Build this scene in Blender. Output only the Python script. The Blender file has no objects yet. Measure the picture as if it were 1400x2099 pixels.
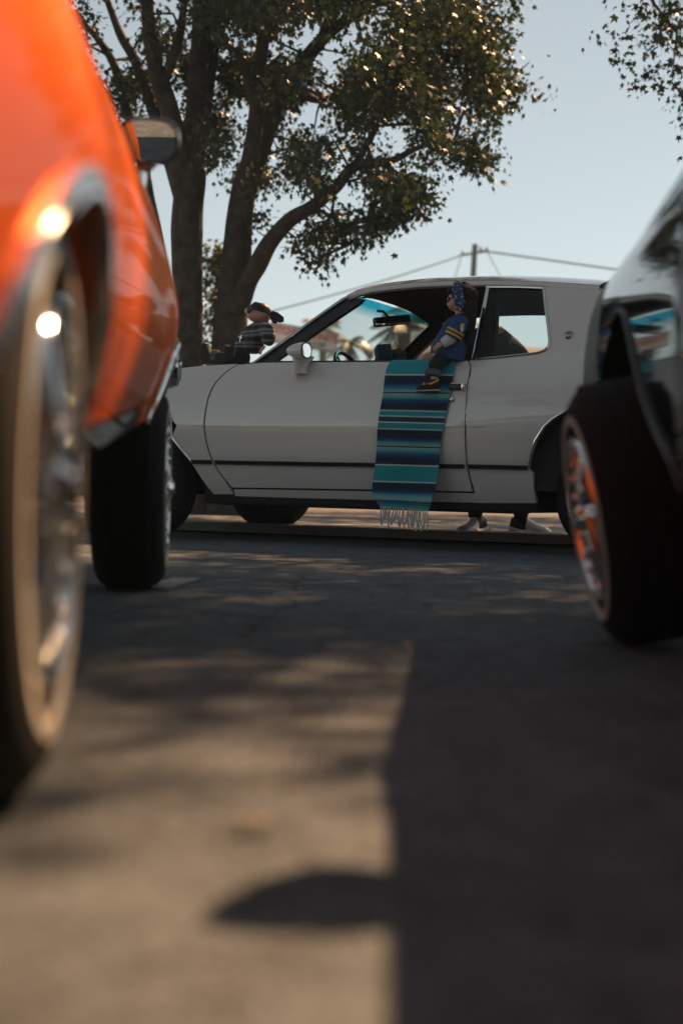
import bpy, bmesh, math, random
import numpy as np
from mathutils import Vector, Matrix, noise as mnoise
from mathutils.geometry import tessellate_polygon
R = math.radians
sin, cos, pi = math.sin, math.cos, math.pi
random.seed(7)
scene = bpy.context.scene
C = scene.collection

# ------------------------------------------------------------------ camera
FPX, PX0, PY0, CAMH = 2900.0, 700.0, 1049.5, 0.32      # focal length and centre in photograph pixels, lens height
PITCH, ROLL = math.atan((PY0 - 1004.0) / FPX), R(1.4)
_f = Vector((0, cos(PITCH), -sin(PITCH))); _u = Vector((0, sin(PITCH), cos(PITCH))); _r = Vector((1, 0, 0))
cam_d = bpy.data.cameras.new('camera'); cam = bpy.data.objects.new('camera', cam_d); C.objects.link(cam)
cr, cu = _r * cos(ROLL) + _u * sin(ROLL), _u * cos(ROLL) - _r * sin(ROLL)
cam.matrix_world = Matrix(((cr.x, cu.x, -_f.x, 0), (cr.y, cu.y, -_f.y, 0), (cr.z, cu.z, -_f.z, CAMH), (0, 0, 0, 1)))
cam_d.sensor_fit = 'HORIZONTAL'; cam_d.sensor_width = 24.0; cam_d.lens = FPX / 1400 * 24.0
cam_d.clip_start = 0.05; cam_d.clip_end = 3000
cam_d.dof.use_dof = True; cam_d.dof.focus_distance = 7.75; cam_d.dof.aperture_fstop = 1.9
scene.camera = cam

# ------------------------------------------------------------------ sky, sun, exposure
SUN = Vector((0.585, 0.80, 1.0)).normalized()
w = bpy.data.worlds.new('World'); scene.world = w; w.use_nodes = True
nt = w.node_tree; nt.nodes.clear()
sky = nt.nodes.new('ShaderNodeTexSky'); sky.sky_type = 'NISHITA'; sky.sun_disc = False
sky.sun_elevation = math.asin(SUN.z); sky.sun_rotation = math.atan2(SUN.x, SUN.y)
sky.air_density = 0.85; sky.dust_density = 0.1; sky.ozone_density = 1.5
hs = nt.nodes.new('ShaderNodeHueSaturation'); hs.inputs['Saturation'].default_value = 0.34
bg = nt.nodes.new('ShaderNodeBackground'); bg.inputs[1].default_value = 0.05
wo = nt.nodes.new('ShaderNodeOutputWorld')
nt.links.new(sky.outputs[0], hs.inputs['Color']); wb = nt.nodes.new('ShaderNodeMixRGB'); wb.blend_type = 'MULTIPLY'; wb.inputs[0].default_value = 1.0; wb.inputs[2].default_value = (0.95, 1.0, 0.94, 1)
nt.links.new(hs.outputs[0], wb.inputs[1]); nt.links.new(wb.outputs[0], bg.inputs[0]); nt.links.new(bg.outputs[0], wo.inputs[0])
sd = bpy.data.lights.new('sun', 'SUN'); sd.energy = 5.0; sd.angle = R(0.53); sd.color = (1.0, 0.59, 0.31)
so = bpy.data.objects.new('sun', sd); C.objects.link(so); so.rotation_euler = SUN.to_track_quat('Z', 'Y').to_euler(); so.location = SUN * 40
vs = scene.view_settings; vs.view_transform = 'Standard'; vs.look = 'None'; vs.gamma = 1.0; vs.exposure = 1.12
cy = scene.cycles
cy.use_denoising = True; cy.max_bounces = 8; cy.transparent_max_bounces = 12; cy.caustics_reflective = False; cy.caustics_refractive = False
cy.sample_clamp_indirect = 6.0

def ray(px, py):
    a, b = px - PX0, py - PY0
    u, v = cos(ROLL) * a + sin(ROLL) * b, -sin(ROLL) * a + cos(ROLL) * b
    return _f + _r * (u / FPX) - _u * (v / FPX)
def at(px, py, Y):
    d = ray(px, py); return Vector((0, 0, CAMH)) + d * (Y / d.y)
def ground(px, py, z=0.0):
    d = ray(px, py); return Vector((0, 0, CAMH)) + d * ((z - CAMH) / d.z)

# ------------------------------------------------------------------ helpers
def obj(name, me, parent=None, **props):
    o = bpy.data.objects.new(name, me); C.objects.link(o); o.parent = parent
    for k, v in props.items(): o[k] = v
    return o
def thing(name, label, cat, loc=(0, 0, 0), rotz=0.0, group=None):
    o = obj(name, None); o.empty_display_size = 0.1
    o.location = loc; o.rotation_euler = (0, 0, rotz); o['label'] = label; o['category'] = cat
    if group: o['group'] = group
    return o
def tag(o, label, cat, group=None):
    o['label'] = label; o['category'] = cat
    if group: o['group'] = group
    return o
def frame_of(d, up=Vector((0, 0, 1))):
    d = Vector(d).normalized()
    s = d.cross(up)
    if s.length < 1e-4: s = d.cross(Vector((1, 0, 0)))
    s.normalize(); return s, s.cross(d).normalized(), d

class MB:
    def __init__(s): s.v = []; s.f = []; s.m = []; s.sm = []
    def add(s, vs, fs, smooth=True, mi=0):
        b = len(s.v); s.v += [tuple(p) for p in vs]
        for f in fs: s.f.append(tuple(b + i for i in f)); s.m.append(mi); s.sm.append(smooth)
        return s
    def box(s, c, size, rot=None, bev=0.0, mi=0, seg=2):
        bm = bmesh.new(); bmesh.ops.create_cube(bm, size=1.0)
        for v in bm.verts: v.co = Vector((v.co.x * size[0], v.co.y * size[1], v.co.z * size[2]))
        if bev > 0: bmesh.ops.bevel(bm, geom=bm.edges[:], offset=bev, segments=seg, affect='EDGES', profile=0.5)
        M = Matrix.Translation(Vector(c)) @ (rot.to_4x4() if rot else Matrix())
        bm.verts.ensure_lookup_table(); bm.verts.index_update()
        s.add([M @ v.co for v in bm.verts], [[v.index for v in f.verts] for f in bm.faces], bev > 0, mi); bm.free(); return s
    def tube(s, pts, rad, n=8, caps=True, mi=0, closed=False, flat=None):
        pts = [Vector(p) for p in pts]; k = len(pts); rs = rad if isinstance(rad, (list, tuple)) else [rad] * k
        vs = []; prev = None
        for i, p in enumerate(pts):
            if closed: d = pts[(i + 1) % k] - pts[i - 1]
            else: d = pts[min(i + 1, k - 1)] - pts[max(i - 1, 0)]
            if d.length < 1e-9: d = Vector((0, 0, 1))
            d.normalize()
            if prev is None: a, b, _ = frame_of(d)
            else:
                a = prev - d * prev.dot(d)
                if a.length < 1e-6: a = frame_of(d)[0]
                a.normalize(); b = a.cross(d)
            prev = a
            for j in range(n):
                t = 2 * pi * j / n; vs.append(p + a * (cos(t) * rs[i]) + b * (sin(t) * rs[i] * (flat or 1)))
        fs = []; m = k if closed else k - 1
        for i in range(m):
            for j in range(n):
                i2 = (i + 1) % k; fs.append((i * n + j, i * n + (j + 1) % n, i2 * n + (j + 1) % n, i2 * n + j))
        if caps and not closed: fs.append(tuple(range(n - 1, -1, -1))); fs.append(tuple((k - 1) * n + j for j in range(n)))
        return s.add(vs, fs, True, mi)
    def lathe(s, prof, n=32, M=None, mi=0, closed=False):
        """profile of (radius, height) turned about local y"""
        M = M or Matrix(); vs = []; k = len(prof)
        for j in range(n):
            t = 2 * pi * j / n
            for r, h in prof: vs.append(M @ Vector((r * cos(t), h, r * sin(t))))
        fs = []
        for j in range(n):
            for i in range(k if closed else k - 1):
                i2 = (i + 1) % k; j2 = (j + 1) % n; fs.append((j * k + i, j * k + i2, j2 * k + i2, j2 * k + i))
        return s.add(vs, fs, True, mi)
    def rings(s, rings, closed=True, caps=True, mi=0):
        n = len(rings[0]); vs = [p for r in rings for p in r]; fs = []
        for i in range(len(rings) - 1):
            for j in range(n if closed else n - 1):
                j2 = (j + 1) % n; fs.append((i * n + j, i * n + j2, (i + 1) * n + j2, (i + 1) * n + j))
        if caps and closed: fs.append(tuple(range(n - 1, -1, -1))); fs.append(tuple((len(rings) - 1) * n + j for j in range(n)))
        return s.add(vs, fs, True, mi)
    def grid(s, fn, nu, nv, mi=0):
        vs = [fn(i / nu, j / nv) for i in range(nu + 1) for j in range(nv + 1)]
        return s.add(vs, [(i * (nv + 1) + j, (i + 1) * (nv + 1) + j, (i + 1) * (nv + 1) + j + 1, i * (nv + 1) + j + 1) for i in range(nu) for j in range(nv)], True, mi)
    def prism(s, poly, vec, mi=0, smooth=False):
        n = len(poly); vec = Vector(vec); vs = [Vector(p) for p in poly] + [Vector(p) + vec for p in poly]
        fs = [tuple(range(n - 1, -1, -1)), tuple(range(n, 2 * n))] + [(i, (i + 1) % n, n + (i + 1) % n, n + i) for i in range(n)]
        return s.add(vs, fs, smooth, mi)
    def ellipsoid(s, c, r, M=None, nu=12, nv=16, fn=None, mi=0):
        M = M or Matrix.Identity(3); vs = []
        for i in range(nu + 1):
            a = -pi / 2 + pi * i / nu
            for j in range(nv):
                t = 2 * pi * j / nv; d = Vector((cos(a) * cos(t), cos(a) * sin(t), sin(a)))
                k = fn(d) if fn else 1.0
                vs.append(Vector(c) + M @ Vector((d.x * r[0] * k, d.y * r[1] * k, d.z * r[2] * k)))
        fs = [(i * nv + j, i * nv + (j + 1) % nv, (i + 1) * nv + (j + 1) % nv, (i + 1) * nv + j) for i in range(nu) for j in range(nv)]
        return s.add(vs, fs, True, mi)
    def mesh(s, name, mats, ang=40, T=None):
        me = bpy.data.meshes.new(name)
        me.from_pydata([tuple(T @ Vector(p)) for p in s.v] if T else s.v, [], s.f)
        for m in (mats if isinstance(mats, (list, tuple)) else [mats]): me.materials.append(m)
        me.polygons.foreach_set('material_index', s.m); me.polygons.foreach_set('use_smooth', s.sm)
        me.update(); me.set_sharp_from_angle(angle=R(ang)); return me
    def build(s, name, mats, parent=None, ang=40, T=None, **props):
        return obj(name, s.mesh(name, mats, ang, T), parent, **props)

# ------------------------------------------------------------------ materials
MATS = {}
def node_mat(name):
    m = bpy.data.materials.new(name); m.use_nodes = True; n = m.node_tree; b = n.nodes['Principled BSDF']; MATS[name] = m
    return m, n, b
def lk(n, a, b): n.links.new(a, b)
def mat(name, col, rough=0.5, metal=0.0, coat=0.0, coat_rough=0.03, spec=0.5, var=0.0, scale=20.0, bump=0.0, bscale=None, sheen=0.0, rvar=0.0):
    m, n, b = node_mat(name)
    b.inputs['Base Color'].default_value = (*col, 1); b.inputs['Roughness'].default_value = rough; b.inputs['Metallic'].default_value = metal
    b.inputs['Coat Weight'].default_value = coat; b.inputs['Coat Roughness'].default_value = coat_rough; b.inputs['Specular IOR Level'].default_value = spec
    b.inputs['Sheen Weight'].default_value = sheen
    tc = n.nodes.new('ShaderNodeTexCoord')
    if var > 0 or rvar > 0:
        t = n.nodes.new('ShaderNodeTexNoise'); t.inputs['Scale'].default_value = scale; t.inputs['Detail'].default_value = 5; lk(n, tc.outputs['Object'], t.inputs['Vector'])
        if var > 0:
            r = n.nodes.new('ShaderNodeValToRGB')
            r.color_ramp.elements[0].position = 0.3; r.color_ramp.elements[1].position = 0.7
            r.color_ramp.elements[0].color = (*[max(0, c * (1 - var)) for c in col], 1); r.color_ramp.elements[1].color = (*[min(1, c * (1 + var)) for c in col], 1)
            lk(n, t.outputs['Fac'], r.inputs[0]); lk(n, r.outputs[0], b.inputs['Base Color'])
        if rvar > 0:
            q = n.nodes.new('ShaderNodeMapRange'); q.inputs[1].default_value = 0.3; q.inputs[2].default_value = 0.7
            q.inputs[3].default_value = max(0, rough - rvar); q.inputs[4].default_value = min(1, rough + rvar)
            lk(n, t.outputs['Fac'], q.inputs[0]); lk(n, q.outputs[0], b.inputs['Roughness'])
    if bump > 0:
        t2 = n.nodes.new('ShaderNodeTexNoise'); t2.inputs['Scale'].default_value = bscale or scale; t2.inputs['Detail'].default_value = 4; lk(n, tc.outputs['Object'], t2.inputs['Vector'])
        bp = n.nodes.new('ShaderNodeBump'); bp.inputs['Strength'].default_value = bump; bp.inputs['Distance'].default_value = 0.01
        lk(n, t2.outputs['Fac'], bp.inputs['Height']); lk(n, bp.outputs[0], b.inputs['Normal'])
    return m
def attr_mat(name, rough=0.8, bump=0.0, bscale=300.0, sheen=0.0):
    m, n, b = node_mat(name); a = n.nodes.new('ShaderNodeVertexColor'); a.layer_name = 'Col'
    lk(n, a.outputs[0], b.inputs['Base Color']); b.inputs['Roughness'].default_value = rough; b.inputs['Sheen Weight'].default_value = sheen
    if bump:
        tc = n.nodes.new('ShaderNodeTexCoord'); t = n.nodes.new('ShaderNodeTexNoise'); t.inputs['Scale'].default_value = bscale; lk(n, tc.outputs['Object'], t.inputs['Vector'])
        bp = n.nodes.new('ShaderNodeBump'); bp.inputs['Strength'].default_value = bump; bp.inputs['Distance'].default_value = 0.002
        lk(n, t.outputs['Fac'], bp.inputs['Height']); lk(n, bp.outputs[0], b.inputs['Normal'])
    return m
def set_cols(me, fn):
    """point colours from a function of the vertex position"""
    a = me.color_attributes.new('Col', 'FLOAT_COLOR', 'POINT')
    for i, v in enumerate(me.vertices): a.data[i].color = (*fn(v.co), 1)
def glass(name, tint=(0.8, 0.88, 0.88), top=None, z0=0.0, z1=1.0):
    m = bpy.data.materials.new(name); m.use_nodes = True; n = m.node_tree; n.nodes.clear(); MATS[name] = m
    o = n.nodes.new('ShaderNodeOutputMaterial'); tr = n.nodes.new('ShaderNodeBsdfTransparent'); gl = n.nodes.new('ShaderNodeBsdfGlossy'); gl.inputs['Roughness'].default_value = 0.02
    mx = n.nodes.new('ShaderNodeMixShader'); fr = n.nodes.new('ShaderNodeFresnel'); fr.inputs[0].default_value = 1.5
    tr.inputs[0].default_value = (*tint, 1)
    if top:
        tc = n.nodes.new('ShaderNodeTexCoord'); sp = n.nodes.new('ShaderNodeSeparateXYZ'); mr = n.nodes.new('ShaderNodeValToRGB'); q = n.nodes.new('ShaderNodeMapRange')
        q.inputs[1].default_value = z0; q.inputs[2].default_value = z1
        mr.color_ramp.elements[0].color = (*tint, 1); mr.color_ramp.elements[1].color = (*top, 1)
        lk(n, tc.outputs['Object'], sp.inputs[0]); lk(n, sp.outputs['Z'], q.inputs[0]); lk(n, q.outputs[0], mr.inputs[0]); lk(n, mr.outputs[0], tr.inputs[0])
    lk(n, fr.outputs[0], mx.inputs[0]); lk(n, tr.outputs[0], mx.inputs[1]); lk(n, gl.outputs[0], mx.inputs[2]); lk(n, mx.outputs[0], o.inputs[0])
    return m

M_white = mat('beige_white_paint', (0.655, 0.625, 0.61), 0.34, coat=1.0, var=0.03, scale=3, spec=0.4)
M_white.node_tree.nodes['Principled BSDF'].inputs['Coat IOR'].default_value = 1.65
M_orange = mat('candy_orange_paint', (0.80, 0.135, 0.003), 0.50, metal=0.66, coat=0.18, var=0.10, scale=60, spec=0.2)
M_orange.node_tree.nodes['Principled BSDF'].inputs['Specular Tint'].default_value = (1.0, 0.52, 0.22, 1)
M_black = mat('black_paint', (0.004, 0.006, 0.009), 0.05, spec=0.22)
M_chrome = mat('chrome', (0.78, 0.78, 0.77), 0.06, metal=1.0, rvar=0.03, scale=40)
M_spoke = mat('polished_spokes', (0.80, 0.80, 0.79), 0.12, metal=1.0)
M_trim = mat('brushed_trim', (0.55, 0.56, 0.56), 0.22, metal=1.0)
M_rubber = mat('black_rubber', (0.014, 0.014, 0.0145), 0.85, spec=0.2, var=0.3, scale=60, bump=0.15, bscale=200)
M_whitewall = mat('whitewall_rubber', (0.66, 0.61, 0.53), 0.6, var=0.08, scale=18)
M_dark = mat('dark_underbody', (0.008, 0.008, 0.009), 0.85, var=0.4, scale=12)
M_inner = mat('black_interior', (0.014, 0.014, 0.015), 0.8, var=0.25, scale=25)
M_headliner = mat('dark_headliner', (0.02, 0.018, 0.017), 0.95, var=0.2, scale=30)
M_strip = mat('black_moulding', (0.012, 0.013, 0.015), 0.35)
M_mirror = mat('mirror_glass', (0.9, 0.9, 0.9), 0.01, metal=1.0)
M_sideglass = glass('side_glass', (0.72, 0.78, 0.78))
M_smoke = glass('smoked_glass', (0.16, 0.18, 0.19))
M_amber = mat('amber_lens', (0.75, 0.20, 0.01), 0.15, coat=1.0)
M_red = mat('red_lens', (0.45, 0.02, 0.02), 0.15, coat=1.0)

# ------------------------------------------------------------------ body panels cut from a curved side surface
def arc(cx, cz, a, b, t0, t1, n=16):
    return [(cx + a * cos(R(t0 + (t1 - t0) * i / n)), cz + b * sin(R(t0 + (t1 - t0) * i / n))) for i in range(n + 1)]
def interp(tab):
    xs = [p[0] for p in tab]; ys = [p[1] for p in tab]; n = len(xs)
    d = [(ys[i + 1] - ys[i]) / (xs[i + 1] - xs[i]) for i in range(n - 1)]
    m = [d[0]] + [0 if d[i - 1] * d[i] <= 0 else 2 * d[i - 1] * d[i] / (d[i - 1] + d[i]) for i in range(1, n - 1)] + [d[-1]]
    def f(x):
        if x <= xs[0]: return ys[0] + m[0] * (x - xs[0])
        if x >= xs[-1]: return ys[-1] + m[-1] * (x - xs[-1])
        i = max(j for j in range(n - 1) if xs[j] <= x)
        h = xs[i + 1] - xs[i]; t = (x - xs[i]) / h
        return (2 * t**3 - 3 * t * t + 1) * ys[i] + (t**3 - 2 * t * t + t) * h * m[i] + (3 * t * t - 2 * t**3) * ys[i + 1] + (t**3 - t * t) * h * m[i + 1]
    return f
def clip(poly, ax, lim, keep_less):
    out = []; n = len(poly)
    for i in range(n):
        p, q = poly[i], poly[(i + 1) % n]; a, b = p[ax] - lim, q[ax] - lim
        if not keep_less: a, b = -a, -b
        if a <= 0: out.append(p)
        if (a < 0 < b) or (b < 0 < a):
            t = a / (a - b); out.append((p[0] + (q[0] - p[0]) * t, p[1] + (q[1] - p[1]) * t))
    return out
def panel(name, poly, S, mat_, parent, side=1, step=(0.09, 0.05), flange=0.035, lift=0.0, T=None, **props):
    """a sheet of bodywork: an outline in (along, up) laid onto the surface y = S(along, up), edges turned inwards"""
    area = sum(poly[i][0] * poly[(i + 1) % len(poly)][1] - poly[(i + 1) % len(poly)][0] * poly[i][1] for i in range(len(poly)))
    if area < 0: poly = poly[::-1]
    verts = []; key = {}; faces = []; nrm = []
    def nor(u, z):
        e = 0.004; du = (S(u + e, z) - S(u - e, z)) / (2 * e); dz = (S(u, z + e) - S(u, z - e)) / (2 * e)
        return Vector((-du, 1, -dz)).normalized()
    def vid(p):
        k = (round(p[0], 5), round(p[1], 5))
        if k not in key:
            n = nor(*p); key[k] = len(verts); y = S(*p) + lift
            verts.append(Vector((p[0], y * side, p[1]))); nrm.append(Vector((n.x, n.y * side, n.z)))
        return key[k]
    u0, u1 = min(p[0] for p in poly), max(p[0] for p in poly); z0, z1 = min(p[1] for p in poly), max(p[1] for p in poly)
    nu = max(1, int((u1 - u0) / step[0])); nz = max(1, int((z1 - z0) / step[1]))
    tris = [[poly[i] for i in t] for t in tessellate_polygon([[Vector((p[0], p[1], 0)) for p in poly]])]
    for tri in tris:
        if (tri[1][0] - tri[0][0]) * (tri[2][1] - tri[0][1]) - (tri[2][0] - tri[0][0]) * (tri[1][1] - tri[0][1]) < 0: tri = tri[::-1]
        ta, tb = min(p[0] for p in tri), max(p[0] for p in tri); tc_, td = min(p[1] for p in tri), max(p[1] for p in tri)
        for i in range(nu):
            ua, ub = u0 + (u1 - u0) * i / nu, u0 + (u1 - u0) * (i + 1) / nu
            if ub < ta or ua > tb: continue
            col = clip(clip(tri, 0, ub, True), 0, ua, False)
            if len(col) < 3: continue
            for j in range(nz):
                za, zb_ = z0 + (z1 - z0) * j / nz, z0 + (z1 - z0) * (j + 1) / nz
                if zb_ < tc_ or za > td: continue
                ids = list(dict.fromkeys(vid(p) for p in clip(clip(col, 1, zb_, True), 1, za, False)))
                if len(ids) >= 3: faces.append(ids if side < 0 else ids[::-1])
    # flange round the outline
    ring = [vid(p) for p in poly]; nb = len(verts); k = len(poly)
    for p in poly:
        n = nor(*p); y = S(*p) + lift; b = Vector((p[0], y, p[1])); 
        verts.append(Vector((b.x, b.y * side, b.z))); nrm.append(None)
        verts.append(Vector((b.x, (b.y - flange) * side, b.z))); nrm.append(None)
    nf = len(faces)
    for i in range(k):
        a, b = nb + 2 * i, nb + 2 * ((i + 1) % k); q = [a, b, b + 1, a + 1]
        faces.append(q if side < 0 else q[::-1])
    if T:
        T3 = T.to_3x3(); verts = [T @ v for v in verts]; nrm = [T3 @ n if n else None for n in nrm]
    me = bpy.data.meshes.new(name); me.from_pydata(verts, [], faces); me.materials.append(mat_)
    me.polygons.foreach_set('use_smooth', [True] * len(faces)); me.update()
    ln = []
    for pi_, p in enumerate(me.polygons):
        for li in p.loop_indices:
            n = nrm[me.loops[li].vertex_index] if pi_ < nf else None
            ln.append(n if n else p.normal.copy())
    me.normals_split_custom_set(ln)
    return obj(name, me, parent, **props)

# ------------------------------------------------------------------ wheels (axis = local y, outer face towards +y)
WHEELS = {}
def wheel_meshes(key, rt=0.31, rr=0.185, wd=0.19, ww=(0.215, 0.25), dish=0.075, nsp=36, po=0.0):
    h = wd / 2; d = {}
    prof = [(rr, h - 0.03), (rr + 0.008, h - 0.008), (rr + 0.03, h + 0.004), ((rr + rt) / 2, h + 0.010), (rt - 0.035, h + 0.004), (rt - 0.014, h - 0.012), (rt - 0.003, h - 0.035),
            (rt, h - 0.06), (rt, -h + 0.06), (rt - 0.003, -h + 0.035), (rt - 0.014, -h + 0.012), (rt - 0.04, -h - 0.002), ((rr + rt) / 2, -h - 0.006), (rr, -h + 0.02)]
    m = MB(); m.lathe(prof, 64)
    for y0 in (-0.45, -0.15, 0.15, 0.45):      # tread grooves read as thin raised ribs
        m.lathe([(rt - 0.001, y0 * wd * 0.62 - 0.014), (rt + 0.004, y0 * wd * 0.62 - 0.012), (rt + 0.004, y0 * wd * 0.62 + 0.012), (rt - 0.001, y0 * wd * 0.62 + 0.014)], 64)
    d['tyre'] = m.mesh(key + '_tyre', M_rubber)
    d['whitewall'] = MB().lathe([(ww[0], h + 0.004), (ww[0] + 0.003, h + 0.0125), (ww[1] - 0.003, h + 0.0125), (ww[1], h + 0.002)], 64).mesh(key + '_whitewall', M_whitewall)
    d['rim'] = MB().lathe([(rr + 0.012, h - 0.004), (rr + 0.011, h + 0.008 + po * 0.6), (rr + 0.006, h + 0.014 + po), (rr - 0.002, h + 0.014 + po), (rr - 0.007, h + 0.004 + po * 0.7), (rr - 0.012, h - 0.03), (rr - 0.03, h - dish), (rr - 0.035, -h + 0.02), (rr - 0.02, -h)], 64).mesh(key + '_rim', M_chrome)
    m = MB()
    for i in range(nsp):
        t = 2 * pi * i / nsp
        for (yo, rh, off, ro, yr) in ((h + 0.012 + po, 0.045, 0.35, rr - 0.010, h - 0.006 + po), (h - dish - 0.02, 0.05, -0.35, rr - 0.02, h - 0.045)):
            a, b = t, t + off
            m.tube([(rh * cos(a), yo, rh * sin(a)), (ro * cos(b), yr, ro * sin(b))], 0.0036, 5, caps=False)
        for (rn, yn) in ((rr - 0.010, h - 0.006), (rr - 0.018, h - 0.040)): m.ellipsoid((rn * cos(t + yn), yn, rn * sin(t + yn)), (0.0065, 0.0065, 0.0065), None, 6, 8)
    for i in range(22):  # round studs added to the rim only to catch sun glints
        t = 2 * pi * i / 22; m.ellipsoid(((rr - 0.014) * cos(t), h + 0.002 + po, (rr - 0.014) * sin(t)), (0.010, 0.010, 0.010), None, 8, 10)
    d['spokes'] = m.mesh(key + '_spokes', M_spoke)
    m = MB().lathe([(0.0, h + 0.03 + po), (0.02, h + 0.03 + po), (0.026, h + 0.022 + po), (0.05, h + 0.004 + po), (0.056, h - 0.01), (0.056, h - dish - 0.03), (0.09, h - dish - 0.045), (0.10, -h + 0.01), (0.0, -h + 0.01)], 32)
    for k in range(3):
        a = 2 * pi * k / 3; m.box((0.055 * cos(a), h + 0.012, 0.055 * sin(a)), (0.05, 0.012, 0.022), Matrix.Rotation(-a, 3, 'Y'), 0.004)
    d['hub'] = m.mesh(key + '_hub', M_chrome)
    m = MB()                                     # brake drum closes the back
    m.lathe([(0.0, -h + 0.03), (rr - 0.04, -h + 0.03), (rr - 0.045, -h - 0.03), (0.0, -h - 0.03)], 32)
    d['brake_drum'] = m.mesh(key + '_drum', M_dark)
    WHEELS[key] = d; return d
def wheel(key, parent, loc, out=1, camber=0.0, steer=0.0):
    d = WHEELS[key]; r = obj('wheel', d['hub'], parent); r.location = loc
    r.rotation_mode = 'XYZ'
    M = Matrix.Rotation(steer, 4, 'Z') @ Matrix.Rotation(camber, 4, 'X') @ (Matrix() if out > 0 else Matrix.Rotation(pi, 4, 'Z'))
    r.rotation_euler = M.to_euler()
    for k in ('tyre', 'whitewall', 'rim', 'spokes', 'brake_drum'):
        o = obj(k, d[k], r)
        if k == 'spokes': o['kind'] = 'stuff'
    return r
wheel_meshes('white', 0.315, 0.185, 0.18, (0.232, 0.252))
wheel_meshes('orange', 0.31, 0.185, 0.20, (0.228, 0.250), nsp=40)
wheel_meshes('black', 0.285, 0.17, 0.17, (0.205, 0.228), nsp=36)
# ------------------------------------------------------------------ ground
def asphalt():
    m, n, b = node_mat('worn_asphalt'); tc = n.nodes.new('ShaderNodeTexCoord')
    def nz(s, det=6, ro=0.6):
        t = n.nodes.new('ShaderNodeTexNoise'); t.inputs['Scale'].default_value = s; t.inputs['Detail'].default_value = det; t.inputs['Roughness'].default_value = ro; lk(n, tc.outputs['Object'], t.inputs['Vector']); return t
    big, mid, fine = nz(0.9), nz(9.0), nz(160.0, 3)
    vo = n.nodes.new('ShaderNodeTexVoronoi'); vo.inputs['Scale'].default_value = 130.0; lk(n, tc.outputs['Object'], vo.inputs['Vector'])
    r1 = n.nodes.new('ShaderNodeValToRGB'); e = r1.color_ramp.elements; e[0].position = 0.25; e[1].position = 0.8
    e[0].color = (0.052, 0.063, 0.074, 1); e[1].color = (0.136, 0.160, 0.182, 1); lk(n, mid.outputs['Fac'], r1.inputs[0])
    r2 = n.nodes.new('ShaderNodeValToRGB'); e = r2.color_ramp.elements; e[0].position = 0.3; e[1].position = 0.7; e[0].color = (0.58, 0.59, 0.60, 1); e[1].color = (1.16, 1.14, 1.12, 1); lk(n, big.outputs['Fac'], r2.inputs[0])
    mx = n.nodes.new('ShaderNodeMixRGB'); mx.blend_type = 'MULTIPLY'; mx.inputs[0].default_value = 1; lk(n, r1.outputs[0], mx.inputs[1]); lk(n, r2.outputs[0], mx.inputs[2])
    r3 = n.nodes.new('ShaderNodeValToRGB'); e = r3.color_ramp.elements; e[0].position = 0.0; e[1].position = 0.9; e[0].color = (0.40, 0.40, 0.40, 1); e[1].color = (1.9, 1.85, 1.8, 1); lk(n, vo.outputs['Color'], r3.inputs[0])
    m2 = n.nodes.new('ShaderNodeMixRGB'); m2.blend_type = 'MULTIPLY'; m2.inputs[0].default_value = 0.8; lk(n, mx.outputs[0], m2.inputs[1]); lk(n, r3.outputs[0], m2.inputs[2])
    # cracks
    wv = nz(1.1, 4); ad = n.nodes.new('ShaderNodeMixRGB'); ad.blend_type = 'ADD'; ad.inputs[0].default_value = 0.35; lk(n, tc.outputs['Object'], ad.inputs[1]); lk(n, wv.outputs['Color'], ad.inputs[2])
    ck = n.nodes.new('ShaderNodeTexVoronoi'); ck.feature = 'DISTANCE_TO_EDGE'; ck.inputs['Scale'].default_value = 0.55; lk(n, ad.outputs[0], ck.inputs['Vector'])
    r4 = n.nodes.new('ShaderNodeValToRGB'); e = r4.color_ramp.elements; e[0].position = 0.001; e[1].position = 0.005; e[0].color = (0.5, 0.5, 0.5, 1); e[1].color = (1, 1, 1, 1); lk(n, ck.outputs['Distance'], r4.inputs[0])
    m3 = n.nodes.new('ShaderNodeMixRGB'); m3.blend_type = 'MULTIPLY'; m3.inputs[0].default_value = 1; lk(n, m2.outputs[0], m3.inputs[1]); lk(n, r4.outputs[0], m3.inputs[2])
    lk(n, m3.outputs[0], b.inputs['Base Color']); b.inputs['Roughness'].default_value = 0.82; b.inputs['Specular IOR Level'].default_value = 0.35
    bp = n.nodes.new('ShaderNodeBump'); bp.inputs['Strength'].default_value = 0.7; bp.inputs['Distance'].default_value = 0.004
    sm = n.nodes.new('ShaderNodeMath'); sm.operation = 'ADD'; lk(n, vo.outputs['Distance'], sm.inputs[0]); lk(n, fine.outputs['Fac'], sm.inputs[1])
    s2 = n.nodes.new('ShaderNodeMath'); s2.operation = 'ADD'; lk(n, sm.outputs[0], s2.inputs[0]); lk(n, r4.outputs[0], s2.inputs[1])
    lk(n, s2.outputs[0], bp.inputs['Height']); lk(n, bp.outputs[0], b.inputs['Normal'])
    return m
M_asphalt = asphalt()
M_concrete = mat('pale_concrete', (0.20, 0.195, 0.185), 0.85, var=0.22, scale=7, bump=0.5, bscale=90)
M_road = mat('far_asphalt', (0.10, 0.092, 0.085), 0.85, var=0.3, scale=6, bump=0.6, bscale=40)
M_paint = mat('worn_white_line', (0.26, 0.255, 0.245), 0.8, var=0.3, scale=30)
g = MB(); g.grid(lambda a, b: Vector((-400 + 800 * a, -300 + 1500 * b, 0)), 8, 8); g.build('ground', M_asphalt, kind='structure')

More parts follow.
